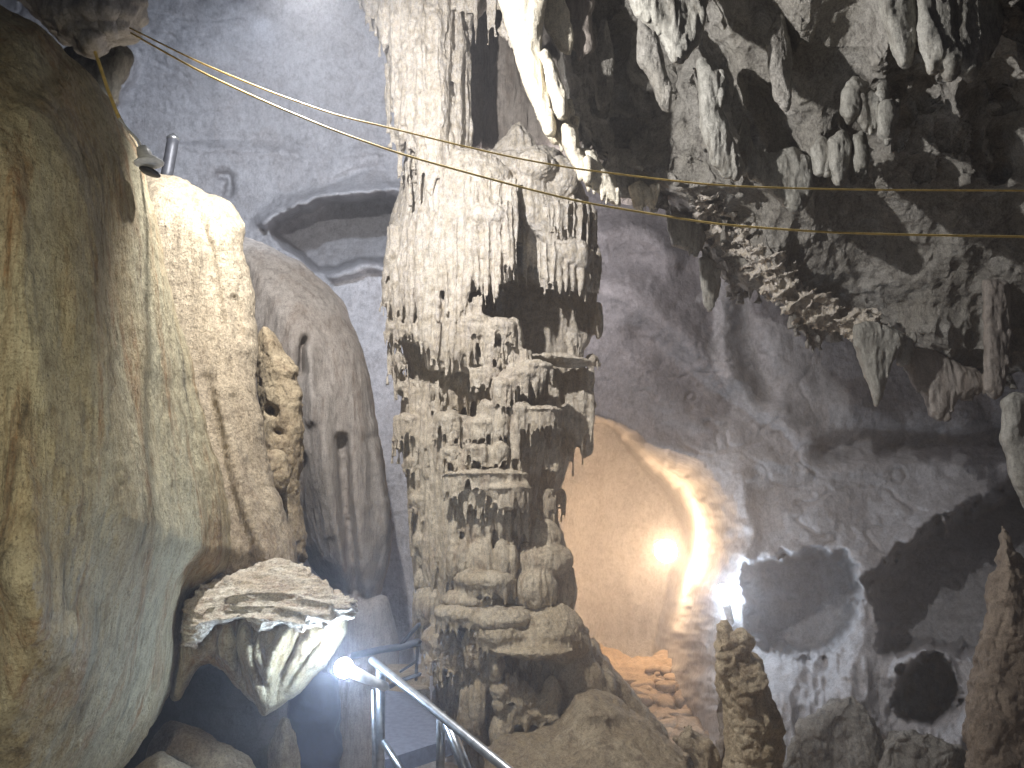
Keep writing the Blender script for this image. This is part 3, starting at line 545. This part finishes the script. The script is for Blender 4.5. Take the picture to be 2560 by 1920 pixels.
# ------------------------------------------------------------------ right ceiling
R2 = np.random.RandomState(21)
mfac = lambda a, b: 1-.72*np.clip(np.minimum(a-770, 1060-a)/30, 0, 1)*np.clip(np.minimum(b-180, 330-b)/20, 0, 1)-.7*np.clip(np.minimum(a-735, 885-a)/25, 0, 1)*np.clip((150-b)/30, 0, 1)
dc = lambda a, b: 5.6+2.9*np.clip((b+40)/380, 0, 1)**.9 + 2.2*np.clip((800-a)/220, 0, 1)*np.clip((250-b)/200, 0, 1) - .6*np.clip((a-850)/200, 0, 1) + .75*np.clip((778-a)/45, 0, 1)*np.clip((b-190)/30, 0, 1)
CEIL = [(540, -160), (555, -60), (545, 20), (556, 60), (562, 95), (572, 125), (580, 142), (600, 158), (618, 172), (636, 186), (655, 196), (668, 206), (672, 222), (690, 238), (706, 262), (722, 282), (742, 296), (758, 290), (775, 296), (790, 312), (797, 326), (806, 338), (830, 342), (850, 338), (875, 345), (905, 352), (935, 372), (960, 384), (985, 372), (1010, 375), (1080, 385), (1200, 380), (1250, -160)]
p = Prims()
p.blob(CEIL, dc, .3, 1.6, 4, edge=4, noise=lambda a, b: -.45*mfac(a, b)*fbm(np.stack([a*.014, b*.009, 0*a+3], 1), 4, True)-.12*mfac(a, b)*fbm(np.stack([a*.05, b*.03, 0*a+8], 1), 3, True))
def hang(p, px, y0, y1, r, d, tiltx=0, rs=R2, seg=10):
    n = 8; t = np.linspace(0, 1, n); rad = r*d/F*(1-.85*t**1.4)*(1+.15*rs.randn(n).clip(-1, 1))
    p.tube(W(px+tiltx*t, y0+(y1-y0)*t, d+0*t), rad, seg, flat=rs.uniform(.5, 1), jag=.3, rs=rs)
k = 0
while k < 130:
    x, y = R2.uniform(548, 1120), R2.uniform(-80, 370)
    if inpoly(np.array([[x, y+8.]]), CEIL, 1)[0] < .9: continue
    k += 1
    if inpoly(np.array([[x, y]]), [(700, -80), (880, -80), (905, 60), (860, 110), (800, 190), (745, 150), (735, 60)], 1)[0] > .5: continue
    d = float(dc(x, y))+.05; big = R2.rand() < .25; flat_zone = x > 770 and 185 < y < 320
    if flat_zone and R2.rand() < .92: continue
    ln = R2.uniform(35, 80) if big else R2.uniform(12, 35); hang(p, x, y-ln*.5, y+ln*.5, R2.uniform(9, 20) if big else R2.uniform(4, 10), d-R2.uniform(0, .22), R2.uniform(-2, 6))
cb = chaikin([c for c in CEIL if c[1] > 100 and c[0] < 1060], False)
for i in range(150):
    t = R2.uniform(0, len(cb)-1.01); a = int(t); c = cb[a]+(cb[a+1]-cb[a])*(t-a); x, y = c+R2.uniform(-5, 3, 2)
    hang(p, x, y-14, y+R2.uniform(1, 16), R2.uniform(3, 7), float(dc(x, y))+R2.uniform(.0, .4), R2.uniform(-1, 3))
# knobbly rim crust; its pale colour stands in for key lamp light
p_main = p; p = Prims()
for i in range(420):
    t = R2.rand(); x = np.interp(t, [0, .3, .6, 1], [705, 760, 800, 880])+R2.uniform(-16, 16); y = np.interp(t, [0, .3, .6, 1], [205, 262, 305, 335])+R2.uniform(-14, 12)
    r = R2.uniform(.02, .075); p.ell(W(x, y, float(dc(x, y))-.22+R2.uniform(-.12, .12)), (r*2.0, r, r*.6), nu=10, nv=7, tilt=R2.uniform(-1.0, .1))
L_c = [(-.06, 1.4, 1, 1, .7, 4, True), (-.045, 4, 1, 1, .5, 4, True), (-.02, 12, 1, 1, .5, 3, True), (.012, 24, 1, 1, 1, 3, False)]
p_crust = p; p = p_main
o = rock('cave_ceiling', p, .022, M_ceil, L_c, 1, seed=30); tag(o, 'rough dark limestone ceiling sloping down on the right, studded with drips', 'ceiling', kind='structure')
rock('knobbly_crust', p_crust, .014, M_col, [(-.05, 6, 1, 1, 1.3, 4, True), (-.02, 18, 1, 1, 1.3, 3, True), (.01, 34, 1, 1, 1, 2, False)], 1, seed=33, parent=o)['label'] = 'knobbly crust along the lower rim, coloured pale so it reads as lit'
# back of the hollow behind the strands
p = Prims(); p.blob([(462, -150), (690, -150), (690, 190), (640, 200), (600, 190), (575, 165), (560, 150), (465, 152), (462, 20)], 9.6, .3, .8, 5, edge=2, noise=lambda a, b: .25*fbm(np.stack([a*.03, b*.01, 0*a+3], 1), 3, True))
tag(rock('ceiling_fold', p, .03, M_smooth, [(.1, 2, 1, 1, .4, 4, True)], 2, seed=31), 'shaded blue grey rock fold behind the gap right of the column shaft', 'rock')

# individual stalactites and draperies: polygon outlines in real thickness, or cones
def drapery(name, poly, d, mat, label, cat='stalactite', R=.1, T=.2, folds=(), vox=.012, seed=0, group=None, edge=1.2, amp=1.0):
    p = Prims(); p.blob(poly, d, R, T, 2, folds=folds, edge=edge, seed=seed); rf = np.random.RandomState(seed)
    P = np.array(poly, float); cc = P.mean(0); wdt = np.ptp(P[:, 0]); yy = P[:, 1].max(); n = int(len(P)*2.2)
    for i in range(n):
        t = rf.uniform(0, len(P)); a = int(t) % len(P); c = P[a]+(P[(a+1) % len(P)]-P[a])*(t % 1)
        if c[1] < -5 or inpoly(np.array([[c[0], c[1]+5], [c[0]+3, c[1]+3]]), poly, 1).max() > .3: continue
        c = c+(cc-c)*.12; k_ = rf.uniform(1.6, 3.2); hang(p, c[0], c[1]-12, c[1]+rf.uniform(2, 11), k_, d+R*rf.uniform(.2, 1.), rf.uniform(-1, 1.5), rs=rf)
    o = rock(name, p, vox, mat, [(.03*amp, 5, 1, 1, .35, 3, True), (.016*amp, 14, 1, 1, .3, 3, True), (.005, 40, 1, 1, .8, 2, False)], 1, seed=seed)
    return tag(o, label, cat, group)
dr = [
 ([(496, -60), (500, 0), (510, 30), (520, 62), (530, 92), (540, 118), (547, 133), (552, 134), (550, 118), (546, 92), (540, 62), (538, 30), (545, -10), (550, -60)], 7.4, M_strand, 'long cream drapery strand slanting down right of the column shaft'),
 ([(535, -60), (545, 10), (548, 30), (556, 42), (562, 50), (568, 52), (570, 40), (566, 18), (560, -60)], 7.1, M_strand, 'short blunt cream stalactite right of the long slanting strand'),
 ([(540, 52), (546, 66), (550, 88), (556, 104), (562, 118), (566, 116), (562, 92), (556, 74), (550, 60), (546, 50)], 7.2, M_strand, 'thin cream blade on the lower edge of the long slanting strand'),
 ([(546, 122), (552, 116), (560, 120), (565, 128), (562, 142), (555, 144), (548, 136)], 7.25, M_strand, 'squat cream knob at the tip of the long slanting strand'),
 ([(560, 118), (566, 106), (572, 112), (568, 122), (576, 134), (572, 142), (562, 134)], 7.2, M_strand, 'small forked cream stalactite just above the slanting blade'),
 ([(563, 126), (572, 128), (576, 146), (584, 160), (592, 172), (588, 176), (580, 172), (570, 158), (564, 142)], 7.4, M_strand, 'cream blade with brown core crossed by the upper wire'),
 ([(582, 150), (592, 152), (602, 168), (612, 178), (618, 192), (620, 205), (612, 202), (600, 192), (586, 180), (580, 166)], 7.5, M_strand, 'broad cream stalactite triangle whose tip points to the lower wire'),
 ([(630, 188), (640, 182), (648, 188), (656, 196), (654, 210), (646, 202), (636, 206)], 7.7, M_strand, 'short pale double tooth right of the cream triangle'),
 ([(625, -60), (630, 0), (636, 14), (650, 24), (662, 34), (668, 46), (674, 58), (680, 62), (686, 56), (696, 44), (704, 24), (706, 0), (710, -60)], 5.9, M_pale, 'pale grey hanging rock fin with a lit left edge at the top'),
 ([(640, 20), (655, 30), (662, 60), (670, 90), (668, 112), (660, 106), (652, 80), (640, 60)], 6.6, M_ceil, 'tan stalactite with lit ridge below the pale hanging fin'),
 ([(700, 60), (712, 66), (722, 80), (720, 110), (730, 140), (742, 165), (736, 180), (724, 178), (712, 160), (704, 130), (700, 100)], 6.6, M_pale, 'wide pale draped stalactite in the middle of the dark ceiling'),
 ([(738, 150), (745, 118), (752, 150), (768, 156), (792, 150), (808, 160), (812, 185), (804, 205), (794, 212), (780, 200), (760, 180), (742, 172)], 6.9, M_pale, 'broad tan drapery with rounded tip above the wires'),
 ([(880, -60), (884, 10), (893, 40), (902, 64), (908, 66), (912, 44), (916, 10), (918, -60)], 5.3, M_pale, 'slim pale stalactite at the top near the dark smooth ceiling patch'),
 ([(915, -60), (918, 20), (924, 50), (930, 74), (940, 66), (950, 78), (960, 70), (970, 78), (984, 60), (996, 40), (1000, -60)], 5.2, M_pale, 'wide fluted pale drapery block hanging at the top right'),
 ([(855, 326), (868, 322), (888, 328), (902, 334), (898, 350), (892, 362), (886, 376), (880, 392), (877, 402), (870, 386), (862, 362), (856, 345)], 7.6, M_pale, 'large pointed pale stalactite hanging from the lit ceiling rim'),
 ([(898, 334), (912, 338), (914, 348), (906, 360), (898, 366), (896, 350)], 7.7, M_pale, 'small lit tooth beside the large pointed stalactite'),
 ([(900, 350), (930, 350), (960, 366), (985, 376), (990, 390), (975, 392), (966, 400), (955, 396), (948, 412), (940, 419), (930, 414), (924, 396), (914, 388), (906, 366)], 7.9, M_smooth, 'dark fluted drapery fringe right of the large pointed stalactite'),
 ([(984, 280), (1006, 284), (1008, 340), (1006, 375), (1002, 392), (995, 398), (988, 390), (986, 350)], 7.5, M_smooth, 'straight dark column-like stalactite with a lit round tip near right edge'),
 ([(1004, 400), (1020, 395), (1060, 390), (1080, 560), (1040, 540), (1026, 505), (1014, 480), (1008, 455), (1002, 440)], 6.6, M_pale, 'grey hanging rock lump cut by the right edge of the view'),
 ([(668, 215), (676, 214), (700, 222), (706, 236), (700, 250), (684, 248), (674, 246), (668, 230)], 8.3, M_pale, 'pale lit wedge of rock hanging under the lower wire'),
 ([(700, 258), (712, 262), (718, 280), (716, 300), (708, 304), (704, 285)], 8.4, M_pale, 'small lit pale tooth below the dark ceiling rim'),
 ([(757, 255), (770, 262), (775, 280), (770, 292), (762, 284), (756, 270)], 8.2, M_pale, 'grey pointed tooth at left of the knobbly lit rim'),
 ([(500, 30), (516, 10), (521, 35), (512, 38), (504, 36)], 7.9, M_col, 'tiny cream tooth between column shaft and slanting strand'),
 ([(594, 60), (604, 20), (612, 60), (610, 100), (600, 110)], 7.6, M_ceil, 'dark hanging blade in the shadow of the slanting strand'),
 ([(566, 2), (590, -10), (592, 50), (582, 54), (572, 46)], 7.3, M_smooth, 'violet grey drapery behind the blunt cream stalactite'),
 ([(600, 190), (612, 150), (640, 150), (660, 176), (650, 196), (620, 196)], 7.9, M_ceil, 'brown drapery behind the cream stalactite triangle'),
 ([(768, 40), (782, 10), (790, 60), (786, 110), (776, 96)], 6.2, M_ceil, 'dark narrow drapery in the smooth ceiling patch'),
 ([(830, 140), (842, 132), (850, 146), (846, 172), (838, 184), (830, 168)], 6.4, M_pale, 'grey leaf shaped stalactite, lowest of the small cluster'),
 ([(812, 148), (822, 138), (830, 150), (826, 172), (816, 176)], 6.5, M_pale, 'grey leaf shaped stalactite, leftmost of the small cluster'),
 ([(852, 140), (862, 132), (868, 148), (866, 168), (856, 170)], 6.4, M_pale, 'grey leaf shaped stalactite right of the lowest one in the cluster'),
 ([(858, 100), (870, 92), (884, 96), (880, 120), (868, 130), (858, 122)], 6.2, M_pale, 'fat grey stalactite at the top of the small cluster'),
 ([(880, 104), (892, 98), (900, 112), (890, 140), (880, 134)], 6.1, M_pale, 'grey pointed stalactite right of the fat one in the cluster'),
 ([(846, 92), (854, 78), (866, 84), (862, 112), (850, 122), (844, 110)], 6.2, M_pale, 'long grey stalactite at the upper left of the cluster'),
]
for i, (poly, d, mat, lab) in enumerate(dr):
    deep = i in (0, 2, 5, 6); small = np.ptp(np.array(poly)[:, 0]) < 48
    drapery('stalactite', poly, d-(.7 if deep else 0), mat, lab, seed=40+i, T=(.9 if i < 5 else .45) if deep else .2, R=.06 if small else .1, vox=.009 if small and not deep else .012)
tag(bpy.data.objects['stalactite'], group=None)
# ------------------------------------------------------------------ right: stalagmites and lower rocks
p = Prims()
p.blob([(712, 622), (718, 615), (727, 617), (738, 630), (750, 642), (758, 655), (765, 668), (772, 690), (782, 720), (786, 740), (786, 800), (726, 800), (722, 760), (720, 720), (716, 680), (712, 650)], 6.2, .26, .34, 2.5, edge=2)
for i in range(14):
    y = R2.uniform(640, 780); c = np.interp(y, [615, 650, 700, 780], [722, 736, 750, 756]); x = c+R2.uniform(-14, 14); r = R2.uniform(.06, .11)
    p.ell(W(x, y, 6.27), (r, r*.7, r*1.3), nu=12, nv=8, tilt=R2.uniform(-.5, .3))
tag(rock('stalagmite', p, .012, M_tan, [(-.045, 4, 1, 1, 1.2, 4, True), (-.015, 14, 1, 1, 1.2, 3, True), (.005, 40, 1, 1, 1, 2, False)], 1, seed=70), 'leaning tan lumpy stalagmite directly below the white bulb', 'stalagmite')
p = Prims(); p.blob([(1004, 522), (1000, 540), (990, 570), (982, 600), (974, 640), (966, 690), (962, 740), (958, 820), (1090, 820), (1080, 640), (1040, 580), (1016, 545), (1009, 530)], 6.6, .35, .5, 3, edge=3)
tag(rock('stalagmite', p, .014, M_brown, [(-.05, 4, 1, 1, .8, 4, True), (-.02, 12, 1, 1, .8, 3, True), (.005, 40, 1, 1, 1, 2, False)], 1, seed=71), 'tall red brown stalagmite with a sharp tip at the right edge', 'stalagmite')
for i, (poly, d, m_, lab) in enumerate([
    ([(718, 640), (716, 700), (708, 740), (700, 800), (740, 800), (735, 700)], 7.4, M_smooth, 'grey violet slender stalagmite hidden behind the leaning tan one'),
    ([(672, 740), (684, 722), (700, 726), (716, 742), (722, 760), (730, 800), (680, 800), (690, 760)], 6.9, M_base, 'small tan rock between the boulder and the leaning stalagmite'),
    ([(770, 810), (776, 760), (792, 732), (808, 716), (830, 704), (850, 700), (872, 716), (890, 745), (900, 810)], 8.6, M_ceil, 'ribbed dark grey rock right of the leaning stalagmite'),
    ([(870, 800), (880, 740), (900, 722), (935, 730), (962, 745), (968, 800)], 8.0, M_ceil, 'dark rock mound below the small black cave hole')]):
    p = Prims(); p.blob(poly, d, .22, .5, 3, edge=3, seed=i); tag(rock('stalagmite' if i in (0, 4) else 'rock', p, .016, m_, [(-.11, 2.6, 1, 1, .8, 4, True), (-.03, 9, 1, 1, .6, 4, True), (.01, 30, 1, 1, 1, 2, False)], 1, seed=80+i), lab, 'stalagmite' if i in (0, 4) else 'rock')
# rubble of the far chamber
R3 = np.random.RandomState(5)
def rubble_mesh(seed):
    p = Prims(); r3 = np.random.RandomState(seed); nu, nv = 14, 10
    p.ell((0, 0, 0), (1, .8, .6), nu=nu, nv=nv); V, Fc = p.get(); V = V*(1+.35*fbm(V*1.6+seed*3, 3)[:, None]); q = 1+.0*V; 
    V[:, 2] = np.clip(V[:, 2], -.5, .38); me = mk('rubble_stone', V, Fc, M_floor); return me
protos = [rubble_mesh(s) for s in range(4)]
n = 0; tries = 0
while n < 64 and tries < 4000:
    tries += 1; x = R3.uniform(630, 728); y = R3.uniform(668, 745)
    if y < np.interp(x, [630, 660, 728], [668, 662, 674]): continue
    d = 14.6-(y-665)/85*4.2; r = R3.uniform(.07, .24)*(1+(y-690)/120); src = protos[n % 4]
    o = src if n < 4 else src.copy()
    if n >= 4: sc.collection.objects.link(o)
    o.location = W(x, y, d); o.scale = (r, r, r); o.rotation_euler = (R3.uniform(-.3, .3), R3.uniform(-.3, .3), R3.uniform(0, 6.28))
    tag(o, 'broken stone in the orange lit rubble on the far chamber floor', 'stone', 'rubble stones on the far chamber floor'); n += 1
p = Prims(); p.blob([(560, 640), (640, 664), (665, 660), (700, 664), (735, 676), (745, 820), (560, 820)], lambda a, b: 14.9-(b-665)/85*4.2, .3, .8, 4, edge=3)
tag(rock('rubble_slope', p, .04, M_floor, [(.15, 1.5, 1, 1, 1, 4, True), (.05, 6, 1, 1, 1, 3, True)], 1, seed=90), 'earth slope under the orange lit rubble', 'ground', kind='structure')

# ------------------------------------------------------------------ man-made things
M_steel = plain('galvanised_steel', (.45, .48, .52), .35, .9)
M_dark = plain('dark_painted_steel', (.06, .065, .08), .5, .3)
M_yel = plain('yellow_wire', (.85, .62, .2), .5); M_whi = plain('white_plastic', (.75, .76, .76), .35); M_deck = plain('wet_concrete_deck', (.16, .18, .24), .45, 0, None, .3)
M_blue = plain('navy_pillar', (.018, .024, .06), .6, 0, None, .4)  # dark navy tone of the upright below the bulb
def wire(name, pts, r, mat, label, cat='wire', group=None):
    P = np.concatenate([W(a, b, d)[None] for a, b, d in pts]); n = 60; t = np.linspace(0, len(P)-1, n)
    # smooth
    C = np.stack([np.interp(t, np.arange(len(P)), P[:, i]) for i in range(3)], 1)
    for _ in range(3 if len(P) > 3 else 0): C[1:-1] = (C[:-2]+C[1:-1]*2+C[2:])/4
    p = Prims(); p.tube(C, np.full(n, r), 8); V, Fc = p.get(); return tag(mk(name, V, Fc, mat), label, cat, group)
wire('wire', [(130, 28, 4.75), (200, 63, 4.6), (270, 92, 4.5), (335, 115, 4.45), (390, 128, 4.4), (450, 143, 4.4), (510, 157, 4.4), (570, 168, 4.4), (640, 177, 4.4), (720, 186, 4.3), (850, 190, 4.2), (1100, 191, 4.1)], .0055, M_yel, 'upper of two yellowish wires crossing in front of the column')
wire('wire', [(131, 33, 4.75), (200, 72, 4.6), (270, 104, 4.5), (335, 131, 4.45), (400, 154, 4.4), (450, 168, 4.4), (512, 185, 4.4), (580, 202, 4.4), (640, 212, 4.4), (720, 225, 4.3), (850, 234, 4.2), (1100, 238, 4.1)], .0065, M_yel, 'lower, thicker of two yellowish wires crossing in front of the column')
wire('wire', [(95, 52, 4.2), (100, 66, 4.2), (108, 90, 4.2), (115, 108, 4.2), (119, 118, 4.2)], .010, M_yel, 'short yellow wire dropping beside the left flowstone bank')
wire('wire', [(119, 118, 4.2), (128, 130, 4.2), (138, 140, 4.2), (142, 148, 4.2)], .007, M_whi, 'short white cable leading into the white lamp holder')
lh = empty('lamp_holder', W(146, 158, 4.2)); tag(lh, 'white plastic lamp holder with round rim perched on the flowstone edge', 'lamp holder')
def part(name, prims, mat, root, smooth=True):
    V, Fc = prims.get(); o = mk(name, V-np.array(root.location), Fc, mat, root, smooth); return o
p = Prims(); p.tube(W([142, 144, 147], [148, 153, 160], [4.2]*3), [.03, .038, .04], 16, jag=0); part('socket', p, M_whi, lh)
p = Prims(); c = W(149, 163, 4.2); p.ell(c, (.08, .08, .012), tilt=-.15); p.ell(W(148, 159, 4.2), (.055, .055, .01), tilt=-.15); part('rim', p, M_whi, lh)
p = Prims(); p.ell(W(150, 172, 4.25), (.06, .06, .02), tilt=.3); part('reflector', p, M_dark, lh)
def beam(p, A, B, wd, th=None):
    A = np.array(A, float); B = np.array(B, float); t = B-A; t /= np.linalg.norm(t); s_ = np.cross(t, (0, 0, 1.) if abs(t[2]) < .9 else (0, 1., 0)); s_ /= np.linalg.norm(s_); u = np.cross(s_, t); th = th or wd
    V = [q+sx*s_*wd/2+sy*u*th/2 for q in (A, B) for sx, sy in ((-1, -1), (1, -1), (1, 1), (-1, 1))]
    p.add(np.array(V), np.array([[0, 3, 2, 1], [4, 5, 6, 7], [0, 1, 5, 4], [1, 2, 6, 5], [2, 3, 7, 6], [3, 0, 4, 7]]))
# dark tube behind the lit flowstone
p = Prims(); A = W(166, 180, 6.6); B = W(173, 140, 6.6); p.tube(np.linspace(A, B, 6), [.05]*6, 14)
dt = empty('metal_tube', A); tag(dt, 'short dark metal tube standing on top of the lit cream flowstone', 'tube'); part('tube', p, M_dark, dt)
p = Prims(); p.tube(np.linspace(B, B+np.array([0, 0, .02]), 2), [.055, .055], 14); part('collar', p, M_steel, dt)
# bulbs
def bulb(root_name, px, py, d, r, col, strength, label, up=False, sockdir=(0, 0, -1), sock=.1):
    e = empty(root_name, W(px, py, d)); tag(e, label, 'lamp'); c = W(px, py, d)
    p = Prims(); p.ell(c, (r, r, r), nu=24, nv=16); part('glass_bulb', p, plain(root_name+'_glow', (1, 1, 1), .5, 0, (col, strength)), e)
    p = Prims(); s = np.array(sockdir, float); s /= np.linalg.norm(s); p.tube(np.linspace(c+s*r*1.02, c+s*(r+sock), 5), np.array([.6, .62, .55, .5, .52])*r, 16); part('socket', p, M_whi, e)
    return e
bulb('warm_lamp', 666, 551, 14.7, .2, (1, .66, .37), 235, 'round warm yellow lamp glowing on the wall of the far chamber', sockdir=(0, 1, .1), sock=.5)
bulb('white_lamp', 723, 592, min(d_wl-.95, d_wc-.6), .10, (.72, .85, 1), 210, 'small white bulb on a pale stub above the leaning tan stalagmite', sockdir=(.25, .1, -1), sock=.32)
bulb('railing_lamp', 344, 668, 4.85, .056, (.60, .76, 1), 430, 'round blue white bulb at the upper end of the steel handrail', sockdir=(.9, .2, -.45), sock=.22)
# stair railing
rail = empty('stair_railing', W(381, 800, 5.4)); tag(rail, 'galvanised steel stair railing with a bright handrail sloping down to the right', 'railing')
p = Prims(); A = W(372, 660, 5.0); B = W(560, 812, 3.7); p.tube(np.linspace(A, B, 12), [.024]*12, 14); part('handrail', p, M_steel, rail)
for (a, b, c_, d_, wd) in ((381, 668, 380, 800, .05), (441, 712, 440, 800, .045)):
    p = Prims(); t = (a-372)/(560-372); dd = 5.0-1.3*t*.95; beam(p, W(a, b, dd), W(c_, d_, dd), wd, .035); part('post', p, M_steel, rail)
p = Prims(); beam(p, W(373, 690, 5.02), W(375, 800, 5.0), .022); part('post', p, M_steel, rail)
p = Prims(); beam(p, W(383, 741, 4.9), W(420, 800, 4.7), .03); part('brace', p, M_steel, rail)
p = Prims(); beam(p, W(447, 722, 4.5), W(478, 800, 4.35), .045); part('brace', p, M_steel, rail)
# far branchy rail and platform
p = Prims(); p.tube(W([352, 380, 400, 419], [656, 650, 647, 642], [7.4]*4), [.03, .03, .03, .035], 10, jag=.1, rs=R3)
p.tube(W([398, 405, 419], [648, 640, 624], [7.4]*3), [.02, .02, .02], 8, jag=.1, rs=R3); p.tube(W([384, 402, 420], [690, 680, 674], [7.4]*3), [.02]*3, 8); p.tube(W([418, 417, 416], [645, 660, 680], [7.4]*3), [.015]*3, 8); p.tube(W([400, 412, 418], [672, 664, 660], [7.4]*3), [.012]*3, 8)
V, Fc = p.get(); tag(mk('far_rail', V, Fc, M_dark), 'dark crooked rail behind the bulb, meeting the column foot', 'railing')
def deck(pts, th, name, mat, label, cat, kind=None):
    P = np.array([W(*q) for q in pts]); n = len(P); V = np.concatenate([P, P-np.array([0, 0, th])]); p = Prims()
    p.add(V, np.array([[0, 1, 2, 3], [7, 6, 5, 4]]+[[i, i+4, (i+1) % 4+4, (i+1) % 4] for i in range(4)])); V, Fc = p.get(); return tag(mk(name, V, Fc, mat, smooth=False), label, cat, kind=kind)
deck([(384, 690, 7.2), (425, 695, 7.2), (462, 735, 6.2), (384, 760, 5.8)], .12, 'walkway_deck', M_deck, 'dark blue grey walkway slab behind the railing posts', 'walkway')
for (y0, y1, d) in ((664, 676, 7.9), (678, 690, 7.7)):
    deck([(388, y0, d+.5), (424, y0, d+.5), (430, y1, d), (386, y1, d)], .1, 'stone_step', M_base, 'upper worn stone step behind the blue bulb' if y0 == 664 else 'lower worn stone step behind the blue bulb', 'step')
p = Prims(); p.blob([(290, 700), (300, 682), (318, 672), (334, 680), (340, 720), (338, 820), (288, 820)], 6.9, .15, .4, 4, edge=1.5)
tag(rock('rock', p, .02, M_blue, [(.03, 4, 1, 1, 1, 3, True)], 2, seed=17), 'dark navy pillar standing under the round blue white bulb', 'rock')

# ------------------------------------------------------------------ cave mist
me = bpy.data.meshes.new('haze'); hv = [(x, y, z) for x in (-14, 14) for y in (-3, 21) for z in (-4, 13)]
me.from_pydata(hv, [], [(0, 1, 3, 2), (4, 6, 7, 5), (0, 4, 5, 1), (2, 3, 7, 6), (0, 2, 6, 4), (1, 5, 7, 3)]); hz = bpy.data.objects.new('haze', me); sc.collection.objects.link(hz)
tag(hz, 'thin mist hanging in the cave air', 'haze', kind='stuff')
hm = bpy.data.materials.new('haze'); hm.use_nodes = True; nt = hm.node_tree; nt.nodes.clear(); out = nt.nodes.new('ShaderNodeOutputMaterial')
pv = nt.nodes.new('ShaderNodeVolumePrincipled'); pv.inputs['Density'].default_value = .024; pv.inputs['Color'].default_value = (.9, .92, 1, 1); pv.inputs['Anisotropy'].default_value = .78
nt.links.new(pv.outputs[0], out.inputs['Volume']); me.materials.append(hm)
print('done', round(time.time()-T0, 1), flush=True)
